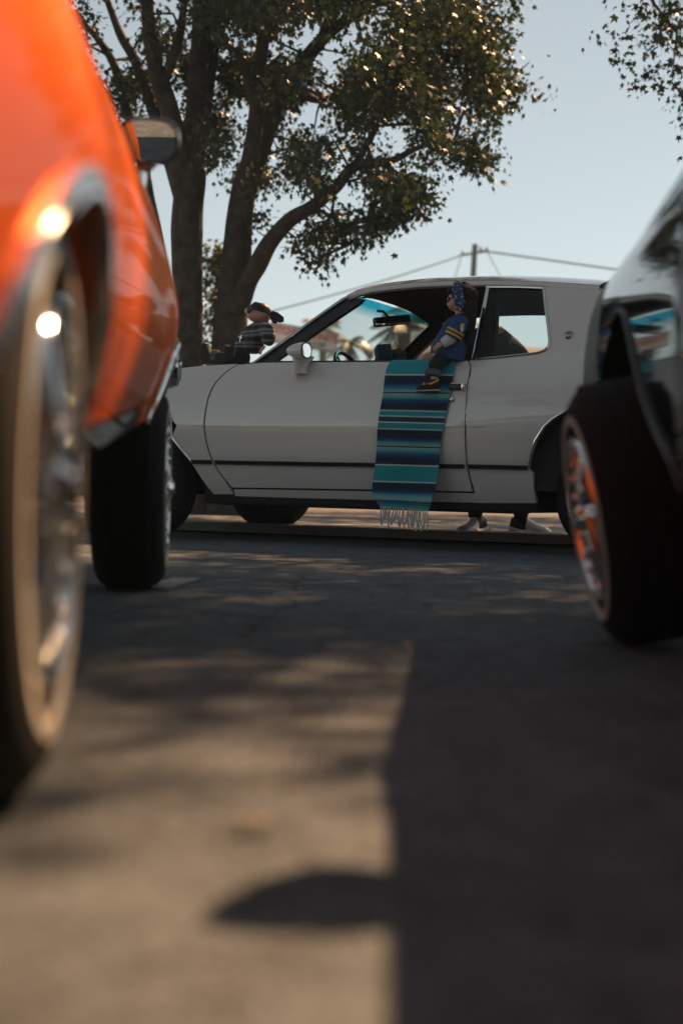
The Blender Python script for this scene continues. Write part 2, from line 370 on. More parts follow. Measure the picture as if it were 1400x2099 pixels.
# white car frame: x forward, y towards the camera side, origin under the middle of the rear axle
TH = R(26.0); D0 = 7.30
_near = at(1250, 1140, D0); _near.z = 0
_b = Vector((sin(TH), cos(TH), 0))
WO = _near + _b * 0.93
WR = pi - TH
WM = Matrix.Translation(WO) @ Matrix.Rotation(WR, 4, 'Z'); WI = WM.inverted()
WI3 = WI.to_3x3(); WC = WI @ Vector((0, 0, CAMH))
def cl(px, py, yl):
    """where the photograph's sight line meets the car's lengthwise plane y = yl"""
    d = WI3 @ ray(px, py); return WC + d * ((yl - WC.y) / d.y)
# concrete apron beyond the near wheels, a low step above the lot, then the street
e0, e1 = ground(330, 1079, 0.035), ground(1200, 1111, 0.035); ed = (e1 - e0).normalized(); en = Vector((-ed.y, ed.x, 0))
if en.y < 0: en = -en
a0, a1 = e0 - ed * 9, e1 + ed * 14
def slab(name, p, q, d0, d1, z0, z1, m, bev=0.012):
    b = MB(); c = [p + en * d0, q + en * d0, q + en * d1, p + en * d1]
    n = 90
    for i in range(n):
        s, t = i / n, (i + 1) / n
        w0 = 0.012 * mnoise.noise(Vector((i * 0.37, d0, 0))); w1 = 0.012 * mnoise.noise(Vector(((i + 1) * 0.37, d0, 0)))
        P = lambda k, ww, z: (p + (q - p) * k + en * (d0 + ww)) + Vector((0, 0, z))
        Q = lambda k, z: (p + (q - p) * k + en * d1) + Vector((0, 0, z))
        b.add([P(s, w0, z0), P(t, w1, z0), P(t, w1 + bev, z1), P(s, w0 + bev, z1), Q(t, z1), Q(s, z1)], [(0, 1, 2, 3), (3, 2, 4, 5)], False)
    return b.build(name, m, kind='structure')
slab('concrete_apron', a0, a1, 0.0, 2.35, -0.02, 0.035, M_concrete)
slab('street', a0 - ed * 60, a1 + ed * 60, 2.37, 14.0, -0.02, 0.028, M_road)
slab('far_pavement', a0 - ed * 60, a1 + ed * 60, 14.0, 30.0, -0.02, 0.15, M_concrete)
# painted stall line beside the orange car's front wheel
q0, q1 = ground(330, 1204), ground(385, 1186)
dv = (q1 - q0).normalized(); nv = Vector((-dv.y, dv.x, 0))
pl = MB(); pl.add([q1 + nv * 0.05 + Vector((0, 0, .004)), q1 - nv * 0.05 + Vector((0, 0, .004)), q0 - dv * 0.10 - nv * 0.05 + Vector((0, 0, .004)), q0 - dv * 0.10 + nv * 0.05 + Vector((0, 0, .004))], [(0, 1, 2, 3)], False)
pl.build('parking_line', M_paint, kind='structure')

# ------------------------------------------------------------------ the beige-white coupe
white = thing('white_coupe', 'beige-white two-door coupe with chrome trim parked side-on under the tree', 'car', WO, WR)
_sz = interp([(0.24, 0.812), (0.30, 0.845), (0.38, 0.880), (0.45, 0.905), (0.48, 0.918), (0.58, 0.938), (0.68, 0.949), (0.78, 0.942), (0.88, 0.928), (0.97, 0.903), (1.03, 0.872), (1.08, 0.838), (1.16, 0.802), (1.28, 0.748), (1.42, 0.690), (1.50, 0.655)])
def SW(u, z):
    y = _sz(z)
    if u > 2.2: y -= 0.020 * (u - 2.2) ** 2
    if u < -0.2: y -= 0.045 * (u + 0.2) ** 2
    # soft swelling over the rear arch
    y += 0.012 * math.exp(-((u - 0.15) / 0.5) ** 2 - ((z - 0.78) / 0.16) ** 2) + 0.010 * math.exp(-((u - 2.9) / 0.5) ** 2 - ((z - 0.78) / 0.14) ** 2)
    return y
def U(px, py):
    p = cl(px, py, 0.93)
    for _ in range(4): p = cl(px, py, SW(p.x, p.z))
    return (p.x, p.z)
def UL(*pts): return [U(*p) for p in pts]
seamF = UL((486, 748), (470, 757), (456, 769), (444, 781), (435, 795), (427, 815), (422, 838), (419, 860), (419, 880), (422, 902), (428, 925), (437, 947), (449, 967), (463, 986), (474, 1000))
seamR = UL((960, 739), (964, 748), (964, 760), (961, 775), (957, 820), (954.5, 869), (955, 910), (957.5, 952), (963, 980), (971, 1007))
belt = UL((945, 739.5), (880, 740.5), (800, 741.3), (700, 742), (600, 742.5), (545, 743), (520, 744.5), (503, 746))
dbot = UL((474, 999), (620, 1001), (770, 1003.3), (870, 1005.5), (971, 1007.5))
G = 0.006
def shift(L, d): return [(u + d, z) for u, z in L]
door_poly = shift(seamF[:-1], -G) + [(dbot[0][0] - 0.004, dbot[0][1])] + dbot[1:-1] + [(dbot[-1][0] + G, dbot[-1][1])] + shift(seamR[::-1][1:], G) + belt
for side in (1, -1):
    dr = panel('door', door_poly, SW, M_white, white, side, flange=0.05)
    if side == 1: door_near = dr
# front fender
UF = 2.95
ftop = UL((486, 745.5), (452, 747.5), (418, 749.5), (385, 752.5), (356, 756.5))
fz = ftop[-1][1]
archF = arc(UF, 0.415, 0.405, 0.405, 180, 0, 22)
lowF = UL((478, 1013), (438, 1013), (414, 982), (394, 951))
nose = [(3.3, fz - 0.012), (3.7, fz - 0.04), (3.95, fz - 0.085), (4.02, fz - 0.15), (4.03, 0.62), (4.0, 0.40), (3.9, 0.33), (3.5, 0.31)]
fend_poly = ftop + nose + [(UF + 0.43, 0.36)] + [p for p in archF[::-1]][1:-1]
# the rear lip of the opening leaves the circle and runs down to the sill
fend_poly = [p for p in fend_poly if not (p in archF and p[0] < UF - 0.30 and p[1] < 0.66)]
fend_poly += UL((352, 896), (372, 921)) + lowF[::-1] + shift(seamF[::-1], G)[1:]
for side in (1, -1): panel('front_fender', fend_poly, SW, M_white, white, side)
# rocker below the door
rock = UL((478, 1002.5), (620, 1004.5), (770, 1007), (870, 1009), (972, 1011), (973, 1030.5), (870, 1028), (770, 1025), (620, 1021), (481, 1017))
for side in (1, -1): panel('rocker_panel', rock, lambda u, z: SW(u, z) - 0.006, M_white, white, side)
# quarter panel with the roof pillar
qwin = UL((975, 736.5), (1030, 731), (1085, 725), (1103, 722.5), (1116, 718), (1124, 710), (1126.5, 700), (1123.5, 670), (1118, 630), (1113.5, 588))
archR = UL((1082, 960), (1086.5, 934), (1097, 902), (1115, 873.6), (1130, 860), (1147, 849))
ac = (0.02, 0.40); ar = 0.455
archRR = arc(ac[0], ac[1], ar, ar, 66, 205, 18)
rt = [U(1122, 587.5), U(1170, 589.5), U(1228, 594)]
q_poly = shift(seamR, -G) + UL((972, 1031), (1099, 1031.5), (1093.5, 998), (1090.5, 967)) + archR + archRR[2:] + [(-0.5, 0.27), (-1.15, 0.34), (-1.33, 0.42), (-1.36, 0.60), (-1.36, 0.86), (-1.33, 0.98), (-1.28, 1.035), (-0.9, 1.06), (-0.5, 1.075), (-0.34, 1.10)] + [(-0.10, 1.28)] + rt[::-1] + qwin[::-1]
for side in (1, -1):
    qp = panel('quarter_panel', q_poly, SW, M_white, white, side)
    if side == 1: quarter_near = qp
# roof: rails, crown, headliner
rail = UL((711, 607), (722, 602), (740, 596.5), (762, 592), (800, 587), (863, 581), (920, 578.5), (1000, 577.5), (1060, 578.5), (1113, 580.5), (1170, 584), (1229, 588))
rail_u = [p[0] for p in rail]; rz = interp([(p[0], p[1]) for p in rail[::-1]])
ru0, ru1 = rail[0][0], rail[-1][0]
def roof_pt(a, b, dz=0.0, shrink=0.0):
    u = ru0 + (ru1 - ru0) * a; v = 2 * b - 1; z = rz(u); y0 = SW(u, z) - 0.004 - shrink
    e = abs(v) ** 2.6
    ubow = 0.05 * (1 - v * v) * (1 if a < 0.05 else max(0, 1 - a * 3))
    return Vector((u + ubow, y0 * v, z + 0.012 + 0.085 * (1 - e) - dz))
MB().grid(lambda a, b: roof_pt(a, b), 40, 28).build('roof', M_white, white)
MB().grid(lambda a, b: roof_pt(a, b, 0.045, 0.03), 30, 16).build('headliner', M_headliner, white)
for side in (1, -1):
    def rail_fn(a, b, side=side):     # rolled rail under the roof edge
        u = ru0 + (ru1 - ru0) * a; z = rz(u); t = R(-95 + 185 * b); y0 = SW(u, z)
        return Vector((u, side * (y0 - 0.016 + 0.018 * cos(t)), z - 0.007 + 0.021 * sin(t)))
    MB().grid(rail_fn, 40, 8).build('roof_rail', M_white, white)
    m = MB(); dl = UL((716, 614), (738, 604.5), (762, 598.5), (800, 593.5), (863, 587.5), (920, 585.5), (1000, 584.5), (1060, 586), (1113, 588.5))
    m.tube([(u, side * (SW(u, z) + 0.001), z) for u, z in dl], 0.005, 6); m.build('drip_moulding', M_trim, white)
# windshield pillar: dark frame with bright edge trim
pin = UL((561, 740.5), (610, 706), (660, 671), (700, 644), (734, 621), (742, 612)); pout = UL((514, 745), (560, 711), (610, 675), (660, 639), (700, 611), (712, 605))
pmid = UL((521, 744), (567, 711), (617, 675), (667, 639), (706, 612.5), (716, 607.5))
for side in (1, -1):
    panel('windshield_pillar', pmid + pin[::-1], lambda u, z: SW(u, z) - 0.008, M_strip, white, side, flange=0.045)
    panel('windshield_trim', pout + pmid[::-1], lambda u, z: SW(u, z) + 0.002, M_trim, white, side, flange=0.03)
    m = MB(); m.tube([(u, side * (SW(u, z) + 0.004), z) for u, z in pmid], 0.0035, 6); m.build('windshield_bead', M_chrome, white)
pcl = interp([(p[1], p[0]) for p in pout]); zb, zt = pout[0][1] - 0.02, pout[-1][1] + 0.012
M_shield = glass('windshield_glass', (0.84, 0.90, 0.89), top=(0.02, 0.42, 0.56), z0=zt - 0.062, z1=zt - 0.012)
def shield(a, b):
    z = zb + (zt - zb) * a; v = 2 * b - 1; u = pcl(min(max(z, pout[0][1]), pout[-1][1])) - (0.0 if z >= pout[0][1] else -0.03)
    return Vector((u + (0.16 * (1 - a) + 0.05 * a) * (1 - v * v) , (SW(u, z) - 0.018) * v, z + 0.02 * (1 - v * v) * a))
MB().grid(shield, 14, 24).build('windshield', M_shield, white)
# rear window
def rglass(a, b):
    v = 2 * b - 1; u = ru1 + (-0.34 - ru1) * a; z = rz(ru1) + (1.10 - rz(ru1)) * a
    return Vector((u - 0.05 * (1 - v * v), (SW(u, z) - 0.05) * v, z + 0.05 * (1 - v * v) * (1 - a)))
MB().grid(rglass, 8, 16).build('rear_window', M_sideglass, white)
for side in (1, -1):
    m = MB(); m.tube([(u, side * (SW(u, z) - 0.02), z) for u, z in [(ru1, rz(ru1) - 0.01), (-0.10, 1.29), (-0.34, 1.105)]], 0.009, 6); m.build('rear_window_trim', M_chrome, white)
# quarter window: pillar frame, chrome strip, glass, trim
bch = UL((965.5, 737), (971, 737), (1003, 597), (996.5, 597)); bdk = UL((977, 736), (1012, 732), (1020, 596), (1001, 596))
wt = UL((997, 588), (1060, 588), (1113, 590))
for side in (1, -1):
    panel('pillar_trim', UL((966, 738), (977, 737), (1003, 590), (997, 588)), lambda u, z: SW(u, z) + 0.003, M_chrome, white, side, flange=0.03)
    panel('pillar_cover', UL((977, 737), (1011, 733), (1018, 587), (1003, 587)), lambda u, z: SW(u, z) - 0.014, M_inner, white, side, flange=0.05)
    gp = UL((1008, 733.5)) + qwin[1:] + UL((1014, 588))
    panel('quarter_window', gp, lambda u, z: SW(u, z) - 0.010, M_sideglass, white, side, flange=0.002)
    m = MB(); m.tube([(u, side * (SW(u, z) + 0.004), z) for u, z in qwin + wt[::-1]], 0.0065, 6); m.build('quarter_window_trim', M_trim, white)
    m = MB(); m.tube([(u, side * (SW(u, z) - 0.016), z + 0.004) for u, z in belt + [seamR[0]]][::1], 0.008, 6); m.build('window_seal', M_strip, white)
# rear side rail seen from inside, inner door skins and deck keep the cabin dark
for side in (1, -1):
    m = MB(); m.grid(lambda a, b: Vector((-0.3 + 2.75 * a, side * (0.86 - 0.02 * b), 0.34 + 0.66 * b)), 8, 4); m.build('door_lining', M_inner, white)
m = MB(); m.box((-0.62, 0, 0.98), (0.75, 1.6, 0.14), bev=0.03); m.build('parcel_shelf', M_inner, white)
m = MB(); m.box((2.28, 0, 0.93), (0.42, 1.62, 0.16), bev=0.05); m.box((2.02, 0, 0.88), (0.18, 1.5, 0.12), bev=0.04); m.build('dashboard', M_inner, white)
for (x, y) in ((1.05, 0.42), (1.05, -0.42), (0.25, 0.0)):
    m = MB(); w_ = 0.62 if y else 1.45
    m.box((x + 0.25, y, 0.55), (0.55, w_, 0.18), bev=0.06); m.box((x - 0.08, y, 0.75), (0.17, w_, 0.44), Matrix.Rotation(R(-14), 3, 'Y'), 0.06); m.build('seat', M_inner, white)
# hood, deck lid
hz = interp([(p[0], p[1]) for p in ftop[::-1]][::-1]) if False else interp(sorted([(p[0], p[1]) for p in ftop] + [(3.3, fz - 0.012), (3.7, fz - 0.04), (3.95, fz - 0.085)]))
def hoodf(a, b):
    u = ftop[0][0] - 0.02 + (4.0 - ftop[0][0]) * a; v = 2 * b - 1; z = hz(u)
    return Vector((u + 0.14 * (1 - v * v) * (1 - a), SW(u, z) * v * 0.998, z + 0.028 * (1 - abs(v) ** 2.2) - 0.001))
MB().grid(hoodf, 24, 20).build('hood', M_white, white)
MB().grid(lambda a, b: Vector((-0.30 - 1.0 * a, (2 * b - 1) * SW(-0.3 - a, 1.06), 1.085 - 0.04 * a + 0.03 * (1 - (2 * b - 1) ** 2))), 10, 12).build('deck_lid', M_white, white)
m = MB(); m.box((4.03, 0, 0.68), (0.05, 1.62, 0.36), bev=0.02); m.build('grille', M_chrome, white)
for y in (0.66, -0.66):
    m = MB(); m.lathe([(0, 0.03), (0.08, 0.025), (0.10, 0.0), (0.10, -0.04)], 24, Matrix.Translation((4.06, y, 0.72)) @ Matrix.Rotation(R(-90), 4, 'Z')); m.build('headlight', M_sideglass if False else M_trim, white)
m = MB(); m.box((4.12, 0, 0.48), (0.12, 1.84, 0.15), bev=0.04); m.build('front_bumper', M_chrome, white)
m = MB(); m.box((-1.43, 0, 0.50), (0.12, 1.82, 0.16), bev=0.04); m.build('rear_bumper', M_chrome, white)
m = MB(); m.box((-1.35, 0, 0.78), (0.04, 1.6, 0.36), bev=0.01); m.build('tail_panel', M_white, white)
for y in (0.62, -0.62):
    m = MB(); m.box((-1.375, y, 0.80), (0.03, 0.22, 0.26), bev=0.01); m.build('tail_lamp', M_red, white)
# underside and wheel housings
m = MB(); m.box((1.48, 0, 0.29), (2.1, 1.62, 0.14), bev=0.02); m.box((1.48, 0.74, 0.262), (1.95, 0.12, 0.10), bev=0.02); m.box((1.48, -0.74, 0.262), (1.95, 0.12, 0.10), bev=0.02); m.build('frame', M_dark, white)
m = MB(); m.box((-0.95, 0, 0.42), (0.72, 1.55, 0.24), bev=0.05); m.build('rear_floor', M_dark, white)
m = MB(); m.box((2.95, 0, 0.62), (2.0, 0.86, 0.5), bev=0.05); m.build('engine_bay', M_dark, white)
for ux, cz in ((UF, 0.415), (0.02, 0.40)):
    for side in (1, -1):
        m = MB(); rr_ = 0.47
        m.grid(lambda a, b: Vector((ux + rr_ * cos(pi * a), side * (0.42 + (SW(ux + rr_ * cos(pi * a), cz - 0.05 + (rr_ + 0.03) * sin(pi * a)) - 0.025 - 0.42) * b), cz - 0.05 + (rr_ + 0.03) * sin(pi * a))), 18, 3)
        m.grid(lambda a, b: Vector((ux + rr_ * (2 * a - 1), side * 0.43, 0.27 + 0.62 * b)), 4, 4); m.build('wheel_housing', M_dark, white)
m = MB(); m.tube([(0, -0.72, 0.315), (0, 0.72, 0.315)], 0.045, 12); m.ellipsoid((0, 0, 0.315), (0.15, 0.16, 0.15)); m.build('rear_axle', M_dark, white)
m = MB(); m.tube([(2.95, -0.7, 0.30), (2.95, -0.4, 0.36), (2.95, 0.4, 0.36), (2.95, 0.7, 0.30)], 0.04, 8); m.build('front_suspension', M_dark, white)
wheel('white', white, (0.0, 0.80, 0.316), 1); wheel('white', white, (UF, 0.79, 0.316), 1)
wheel('white', white, (0.0, -0.80, 0.35), -1); wheel('white', white, (UF, -0.79, 0.35), -1)
# side trim
def strip(name, pts, hgt, proud, m_, parent=white, side=1):
    up = [(u, z + hgt / 2) for u, z in pts]; lo = [(u, z - hgt / 2) for u, z in pts]
    return panel(name, up + lo[::-1], SW, m_, parent, side, lift=proud, flange=proud + 0.004, step=(0.2, 0.02))
for side in (1, -1):
    strip('pinstripe_moulding', UL((424, 870.5), (600, 871.5), (770, 872), (949, 872.3)), 0.012, 0.006, M_white, white, side)
    strip('pinstripe_moulding', UL((392, 870.3), (400, 870.3), (414, 870.4)), 0.010, 0.006, M_white, white, side)
    strip('pinstripe_moulding', UL((958, 872.3), (984, 872.4), (994, 872.5)), 0.010, 0.006, M_white, white, side)
    for seg in (((442, 947.5), (600, 950.5), (770, 953.3), (952, 956)), ((394, 946.5), (434, 947.3)), ((962, 956.3), (1020, 957.5), (1082, 959))):
        pts = UL(*seg)
        strip('black_side_moulding', pts, 0.019, 0.010, M_strip, white, side)
        strip('moulding_edge', [(u, z + 0.0110) for u, z in pts], 0.003, 0.0105, M_trim, white, side)
        strip('moulding_edge', [(u, z - 0.0115) for u, z in pts], 0.004, 0.011, M_trim, white, side)
    # bright lips round the wheel openings
    lipF = [p for p in archF if p[0] > UF - 0.28] [::-1]; lipF = lipF + UL((352, 896), (372, 921), (392, 944))
    m = MB(); m.tube([(u, side * (SW(u, z) + 0.004), z) for u, z in lipF], 0.008, 6); m.build('wheel_opening_trim', M_chrome, white)
    lipR = archR + archRR[2:]
    m = MB(); m.tube([(u, side * (SW(u, z) + 0.003), z) for u, z in lipR], 0.006, 6); m.build('wheel_opening_trim', M_chrome, white)
# door edge guard
m = MB(); dg_ = UL((961.5, 775), (957.6, 820), (955.3, 869), (955.8, 910), (958, 950)); m.tube([(u, SW(u, z) + 0.002, z) for u, z in dg_], 0.0035, 6); m.build('edge_guard', M_chrome, white)
# door handle and lock
hp = U(937, 793); hy = SW(*hp); ks = 0.0027
m = MB(); m.box((hp[0], hy + 0.012, hp[1]), (0.088, 0.026, 0.034), bev=0.006); hd = m.build('handle', M_strip, door_near)
m = MB(); m.box((hp[0] - 0.042, hy + 0.014, hp[1] + 0.001), (0.018, 0.034, 0.036), bev=0.005); m.tube([(hp[0] + 0.042, hy + 0.016, hp[1] + 0.017), (hp[0] - 0.046, hy + 0.02, hp[1] + 0.017)], 0.004, 6); m.build('handle_edge', M_chrome, door_near)
lp = U(925.5, 818); m = MB(); m.lathe([(0, 0.012), (0.006, 0.012), (0.007, 0.007), (0.012, 0.006), (0.014, 0.010), (0.018, 0.008), (0.02, 0.0)], 24, Matrix.Translation((lp[0], SW(*lp), lp[1]))); m.build('lock', M_trim, door_near)
# crest on the roof pillar
cp = U(1166, 687); cyy = SW(*cp) + 0.002
def crest(s, dy):
    P = [(-0.5, 0.32), (-0.42, 0.42), (-0.18, 0.36), (0, 0.46), (0.18, 0.36), (0.42, 0.42), (0.5, 0.32), (0.46, -0.1), (0.3, -0.38), (0.0, -0.62), (-0.3, -0.38), (-0.46, -0.1)]
    return [(cp[0] + a * s * 0.046, cyy + dy - (b * s) * 0.008, cp[1] + b * s * 0.046) for a, b in P]
M_navy = mat('navy_enamel', (0.015, 0.03, 0.06), 0.3, coat=0.5)
ce = MB(); ce.prism(crest(1.0, 0.0), (0, 0.004, 0)); ce = ce.build('crest', M_trim, quarter_near)
m = MB(); m.prism(crest(0.82, 0.002), (0, 0.004, 0)); m.build('crest_field', M_navy, quarter_near)
m = MB()
for k in range(-2, 3): m.box((cp[0] + k * 0.008, cyy + 0.007, cp[1] - 0.004 + 0.006 * (k % 2)), (0.003, 0.002, 0.024), bev=0.0006)
m.box((cp[0], cyy + 0.007, cp[1] + 0.002), (0.034, 0.002, 0.003), bev=0.0006); m.ellipsoid((cp[0], cyy + 0.002, cp[1] + 0.027), (0.006, 0.004, 0.008), nu=6, nv=8); m.ellipsoid((cp[0] - 0.009, cyy + 0.002, cp[1] + 0.022), (0.004, 0.003, 0.005), nu=6, nv=8); m.ellipsoid((cp[0] + 0.009, cyy + 0.002, cp[1] + 0.022), (0.004, 0.003, 0.005), nu=6, nv=8)
m.build('crest_device', M_trim, quarter_near, kind='stuff')
# side mirror: tapered body-coloured pod on a flared foot
mp = cl(612, 719, 1.0); 
def ringm(x, y, z, ry, rz_, n=20, p=2.4):
    o = []
    for j in range(n):
        t = 2 * pi * j / n; c_, s_ = cos(t), sin(t)
        o.append(Vector((x, y + ry * math.copysign(abs(c_) ** (2 / p), c_), z + rz_ * math.copysign(abs(s_) ** (2 / p), s_))))
    return o
xf, zf = cl(586.5, 721, 1.0).x, cl(586.5, 721, 1.0).z; xb, zbk = cl(628, 718, 1.0).x, cl(628, 718, 1.0).z
L = xf - xb; prof = [(0.0, 0.10), (0.06, 0.30), (0.18, 0.52), (0.36, 0.76), (0.58, 0.92), (0.8, 1.0), (0.97, 1.0), (1.0, 0.97)]
m = MB(); m.rings([ringm(xf - L * t, 0.995 + 0.01 * t, zf + (zbk - zf) * t + 0.008 * (1 - k), 0.064 * k, 0.047 * k) for t, k in prof])
mir = m.build('side_mirror', M_white, white)
fo = cl(608, 765, 0.96); ft = cl(610, 728, 0.98)
m = MB(); rg = []
for t in [i / 8 for i in range(9)]:
    z = fo.z + (ft.z - fo.z) * t; hw = 0.052 - 0.016 * sin(pi * min(1, t * 1.25)) + 0.004 * (t > 0.9); c0 = fo.x + (ft.x - fo.x) * t - 0.004
    y1 = SW(c0, z); yo = 0.975 + 0.028 * t; yi = min(y1 - 0.006, yo - 0.03)
    rg.append([Vector((c0 + hw * cos(a), (yo + yi) / 2 + (yo - yi) / 2 * sin(a), z)) for a in [2 * pi * k / 16 for k in range(16)]])
m.rings(rg); m.build('mirror_foot', M_white, mir)
m = MB(); r0 = ringm(xb - 0.002, 1.005, zbk, 0.062, 0.046); r1 = ringm(xb - 0.008, 1.005, zbk, 0.060, 0.0445); r2 = ringm(xb - 0.006, 1.005, zbk, 0.054, 0.039)
m.rings([r0, r1, r2], caps=False); m.build('mirror_rim', M_strip, mir)
m = MB(); m.add(ringm(xb - 0.005, 1.005, zbk, 0.0545, 0.0395), [tuple(range(20))], False); m.build('mirror_glass', M_mirror, mir)
# inside mirror and steering wheel
rv = cl(803, 657, 0.02); rvR = Matrix.Rotation(R(-46), 3, 'Z') @ Matrix.Rotation(R(8), 3, 'Y') @ Matrix.Rotation(R(-9), 3, 'X')
m = MB(); m.box(rv, (0.035, 0.25, 0.062), rvR, 0.016, seg=3); m.tube([rv + Vector((0.02, 0, 0.02)), rv + Vector((0.06, 0, 0.06)), rv + Vector((0.10, 0, 0.065))], 0.009, 8); rear_mirror = m.build('rear_view_mirror', M_strip, white)
m = MB(); m.box(rv + rvR @ Vector((-0.0175, 0, 0)), (0.003, 0.235, 0.05), rvR, 0.001); m.build('mirror_glass', M_mirror, rear_mirror)
sw = cl(725, 752, 0.40); swM = Matrix.Translation(sw + Vector((0.0, 0, -0.075))) @ Matrix.Rotation(R(-62), 4, 'Y')
m = MB(); ringp = [swM @ Vector((0.185 * cos(2 * pi * k / 40), 0.185 * sin(2 * pi * k / 40), 0)) for k in range(40)]; m.tube(ringp, 0.013, 10, closed=True); swo = m.build('steering_wheel', M_strip, white)
m = MB(); 
for a in (0.5, pi - 0.5, -pi / 2): m.tube([swM @ Vector((0.17 * cos(a), 0.17 * sin(a), 0)), swM @ Vector((0, 0, -0.03))], 0.010, 8, flat=0.5)
m.tube([swM @ Vector((0, 0, -0.02)), swM @ Vector((0, 0, -0.30))], 0.03, 10); m.build('steering_column', M_trim, swo)
# fender antenna-free cowl lip and wiper base
m = MB(); cw = U(528, 744); m.box((cw[0] - 0.0, SW(*cw) - 0.03, cw[1] + 0.004), (0.09, 0.05, 0.016), bev=0.006); m.build('cowl_corner', M_strip, white)
# ------------------------------------------------------------------ the orange car on the left, seen from its rear corner
def car_frame(fx, fy, ang, half, side):
    """fx, fy: outer face of the rear wheel on the visible side; ang: heading; half: wheel face offset from the centre line; side: +1 left, -1 right"""
    d = Vector((sin(ang), cos(ang), 0)); left = Vector((-d.y, d.x, 0)); o = Vector((fx, fy, 0)) - left * (half * side)
    return o, pi / 2 - ang
OA = -R(4.9); rw = at(105, 1000, 1.41)
oo, orz = car_frame(rw.x, 1.41, OA, 0.80, -1)
orange = thing('orange_lowrider', 'candy orange lowrider with chrome wire wheels and lifted nose at the left edge', 'car', oo, orz)
OPT = Matrix.Translation((0, 0, 0.31)) @ Matrix.Rotation(R(-4.3), 4, 'Y') @ Matrix.Translation((0, 0, -0.31))
_so = interp([(0.28, 0.735), (0.33, 0.752), (0.42, 0.785), (0.52, 0.808), (0.60, 0.812), (0.70, 0.806), (0.82, 0.780), (0.94, 0.738), (1.02, 0.700), (1.07, 0.664), (1.12, 0.62), (1.20, 0.60), (1.34, 0.54)])
def SO(u, z):
    y = _so(z) + 0.008
    if u > 2.6: y -= 0.028 * (u - 2.6) ** 2
    if u < -0.2: y -= 0.05 * (u + 0.2) ** 2
    y += 0.020 * math.exp(-(u / 0.42) ** 2 - ((z - 0.66) / 0.10) ** 2) + 0.012 * math.exp(-((u - 2.97) / 0.45) ** 2 - ((z - 0.62) / 0.1) ** 2)
    return y
OW = 2.97
aR = arc(0, 0.29, 0.455, 0.315, 0, 180, 24); aF = arc(OW, 0.30, 0.42, 0.235, 0, 180, 20)
oz = 1.07
quarter = [(0.55, oz), (0.53, 0.75), (0.52, 0.305)] + aR + [(-0.6, 0.33), (-1.25, 0.40), (-1.36, 0.55), (-1.38, 0.80), (-1.32, 0.95), (-1.2, oz - 0.03), (-0.8, oz - 0.005), (-0.2, oz)]
odoor = [(0.555, oz), (0.537, 0.75), (0.527, 0.355), (2.02, 0.355), (2.03, 0.75), (2.0, oz)]
ofend = [(2.006, oz), (2.036, 0.75), (2.026, 0.305), (OW - 0.43, 0.305)] + aF[::-1] + [(OW + 0.44, 0.31), (3.85, 0.36), (3.93, 0.50), (3.95, 0.75), (3.9, 0.90), (3.75, 0.97), (3.4, 1.015), (2.8, 1.04), (2.3, 1.06)]
orock = [(0.525, 0.35), (2.024, 0.35), (2.02, 0.305), (0.525, 0.305)]
for s in (-1, 1):
    panel('quarter_panel', quarter, SO, M_orange, orange, s, (0.06, 0.03), T=OPT)
    panel('door', odoor, SO, M_orange, orange, s, (0.08, 0.03), T=OPT)
    panel('front_fender', ofend, SO, M_orange, orange, s, (0.06, 0.03), T=OPT)
    panel('rocker_moulding', orock, lambda u, z: SO(u, z) + 0.006, M_chrome, orange, s, (0.2, 0.02), T=OPT)
    for nm, L_ in (('wheel_opening_trim', aR), ('wheel_opening_trim', aF)):
        outer = [(p[0] + (p[0] - L_[12 if len(L_) > 22 else 10][0]) * 0.07, p[1] + 0.022 * (0.35 + 0.65 * (p[1] - 0.30) / 0.32)) for p in L_]
        panel(nm, L_ + outer[::-1], lambda u, z: SO(u, z) + 0.008, M_trim, orange, s, (0.06, 0.03), flange=0.03, T=OPT)
        m = MB(); m.tube([(u, s * (SO(u, z) + 0.010), z) for u, z in L_], 0.007, 8); m.build('wheel_opening_bead', M_chrome, orange, T=OPT)
    # bright lower edge running forward to the bumper
    m = MB(); m.tube([(u, s * (SO(u, 0.33) + 0.002), 0.32 + (0.03 if u > 3.5 else 0)) for u in (3.42, 3.6, 3.8, 3.9)], 0.014, 8); m.build('lower_trim', M_chrome, orange, T=OPT)
    m = MB(); m.tube([(u, s * (SO(u, oz) - 0.01), oz + 0.006) for u in (-0.2, 0.5, 1.2, 1.9)], 0.010, 8); m.build('belt_moulding', M_chrome, orange, T=OPT)
    # glasshouse
    panel('side_window', [(-0.15, oz + 0.01), (0.1, 1.33), (1.25, 1.34), (1.75, oz + 0.01)], lambda u, z: SO(u, z) - 0.02, M_smoke, orange, s, T=OPT)
    panel('roof_pillar', [(-0.2, oz), (-0.75, oz), (-0.15, 1.36), (0.12, 1.36)], lambda u, z: SO(u, z), M_orange, orange, s, T=OPT)
    m = MB(); m.tube([(1.82, s * (SO(1.8, oz) - 0.02), oz), (1.3, s * (SO(1.3, 1.34) - 0.01), 1.35)], 0.022, 8); m.build('windshield_pillar', M_chrome, orange, T=OPT)
    for ux in (0.0, OW):
        m = MB(); rr_ = 0.47
        m.grid(lambda a, b: Vector((ux + rr_ * cos(pi * a), s * (0.36 + (SO(ux + rr_ * cos(pi * a), 0.30 + 0.36 * sin(pi * a)) - 0.015 - 0.36) * b), 0.30 + 0.36 * sin(pi * a))), 18, 3)
        m.grid(lambda a, b: Vector((ux + rr_ * (2 * a - 1), s * 0.37, 0.26 + 0.45 * b)), 4, 4); m.build('wheel_housing', M_dark, orange, T=OPT)
MB().grid(lambda a, b: Vector((-0.2 + 1.55 * a, (2 * b - 1) * 0.56, 1.355 + 0.06 * (1 - (2 * b - 1) ** 2) - 0.02 * (2 * a - 1) ** 2)), 12, 12).build('roof', M_orange, orange, T=OPT)
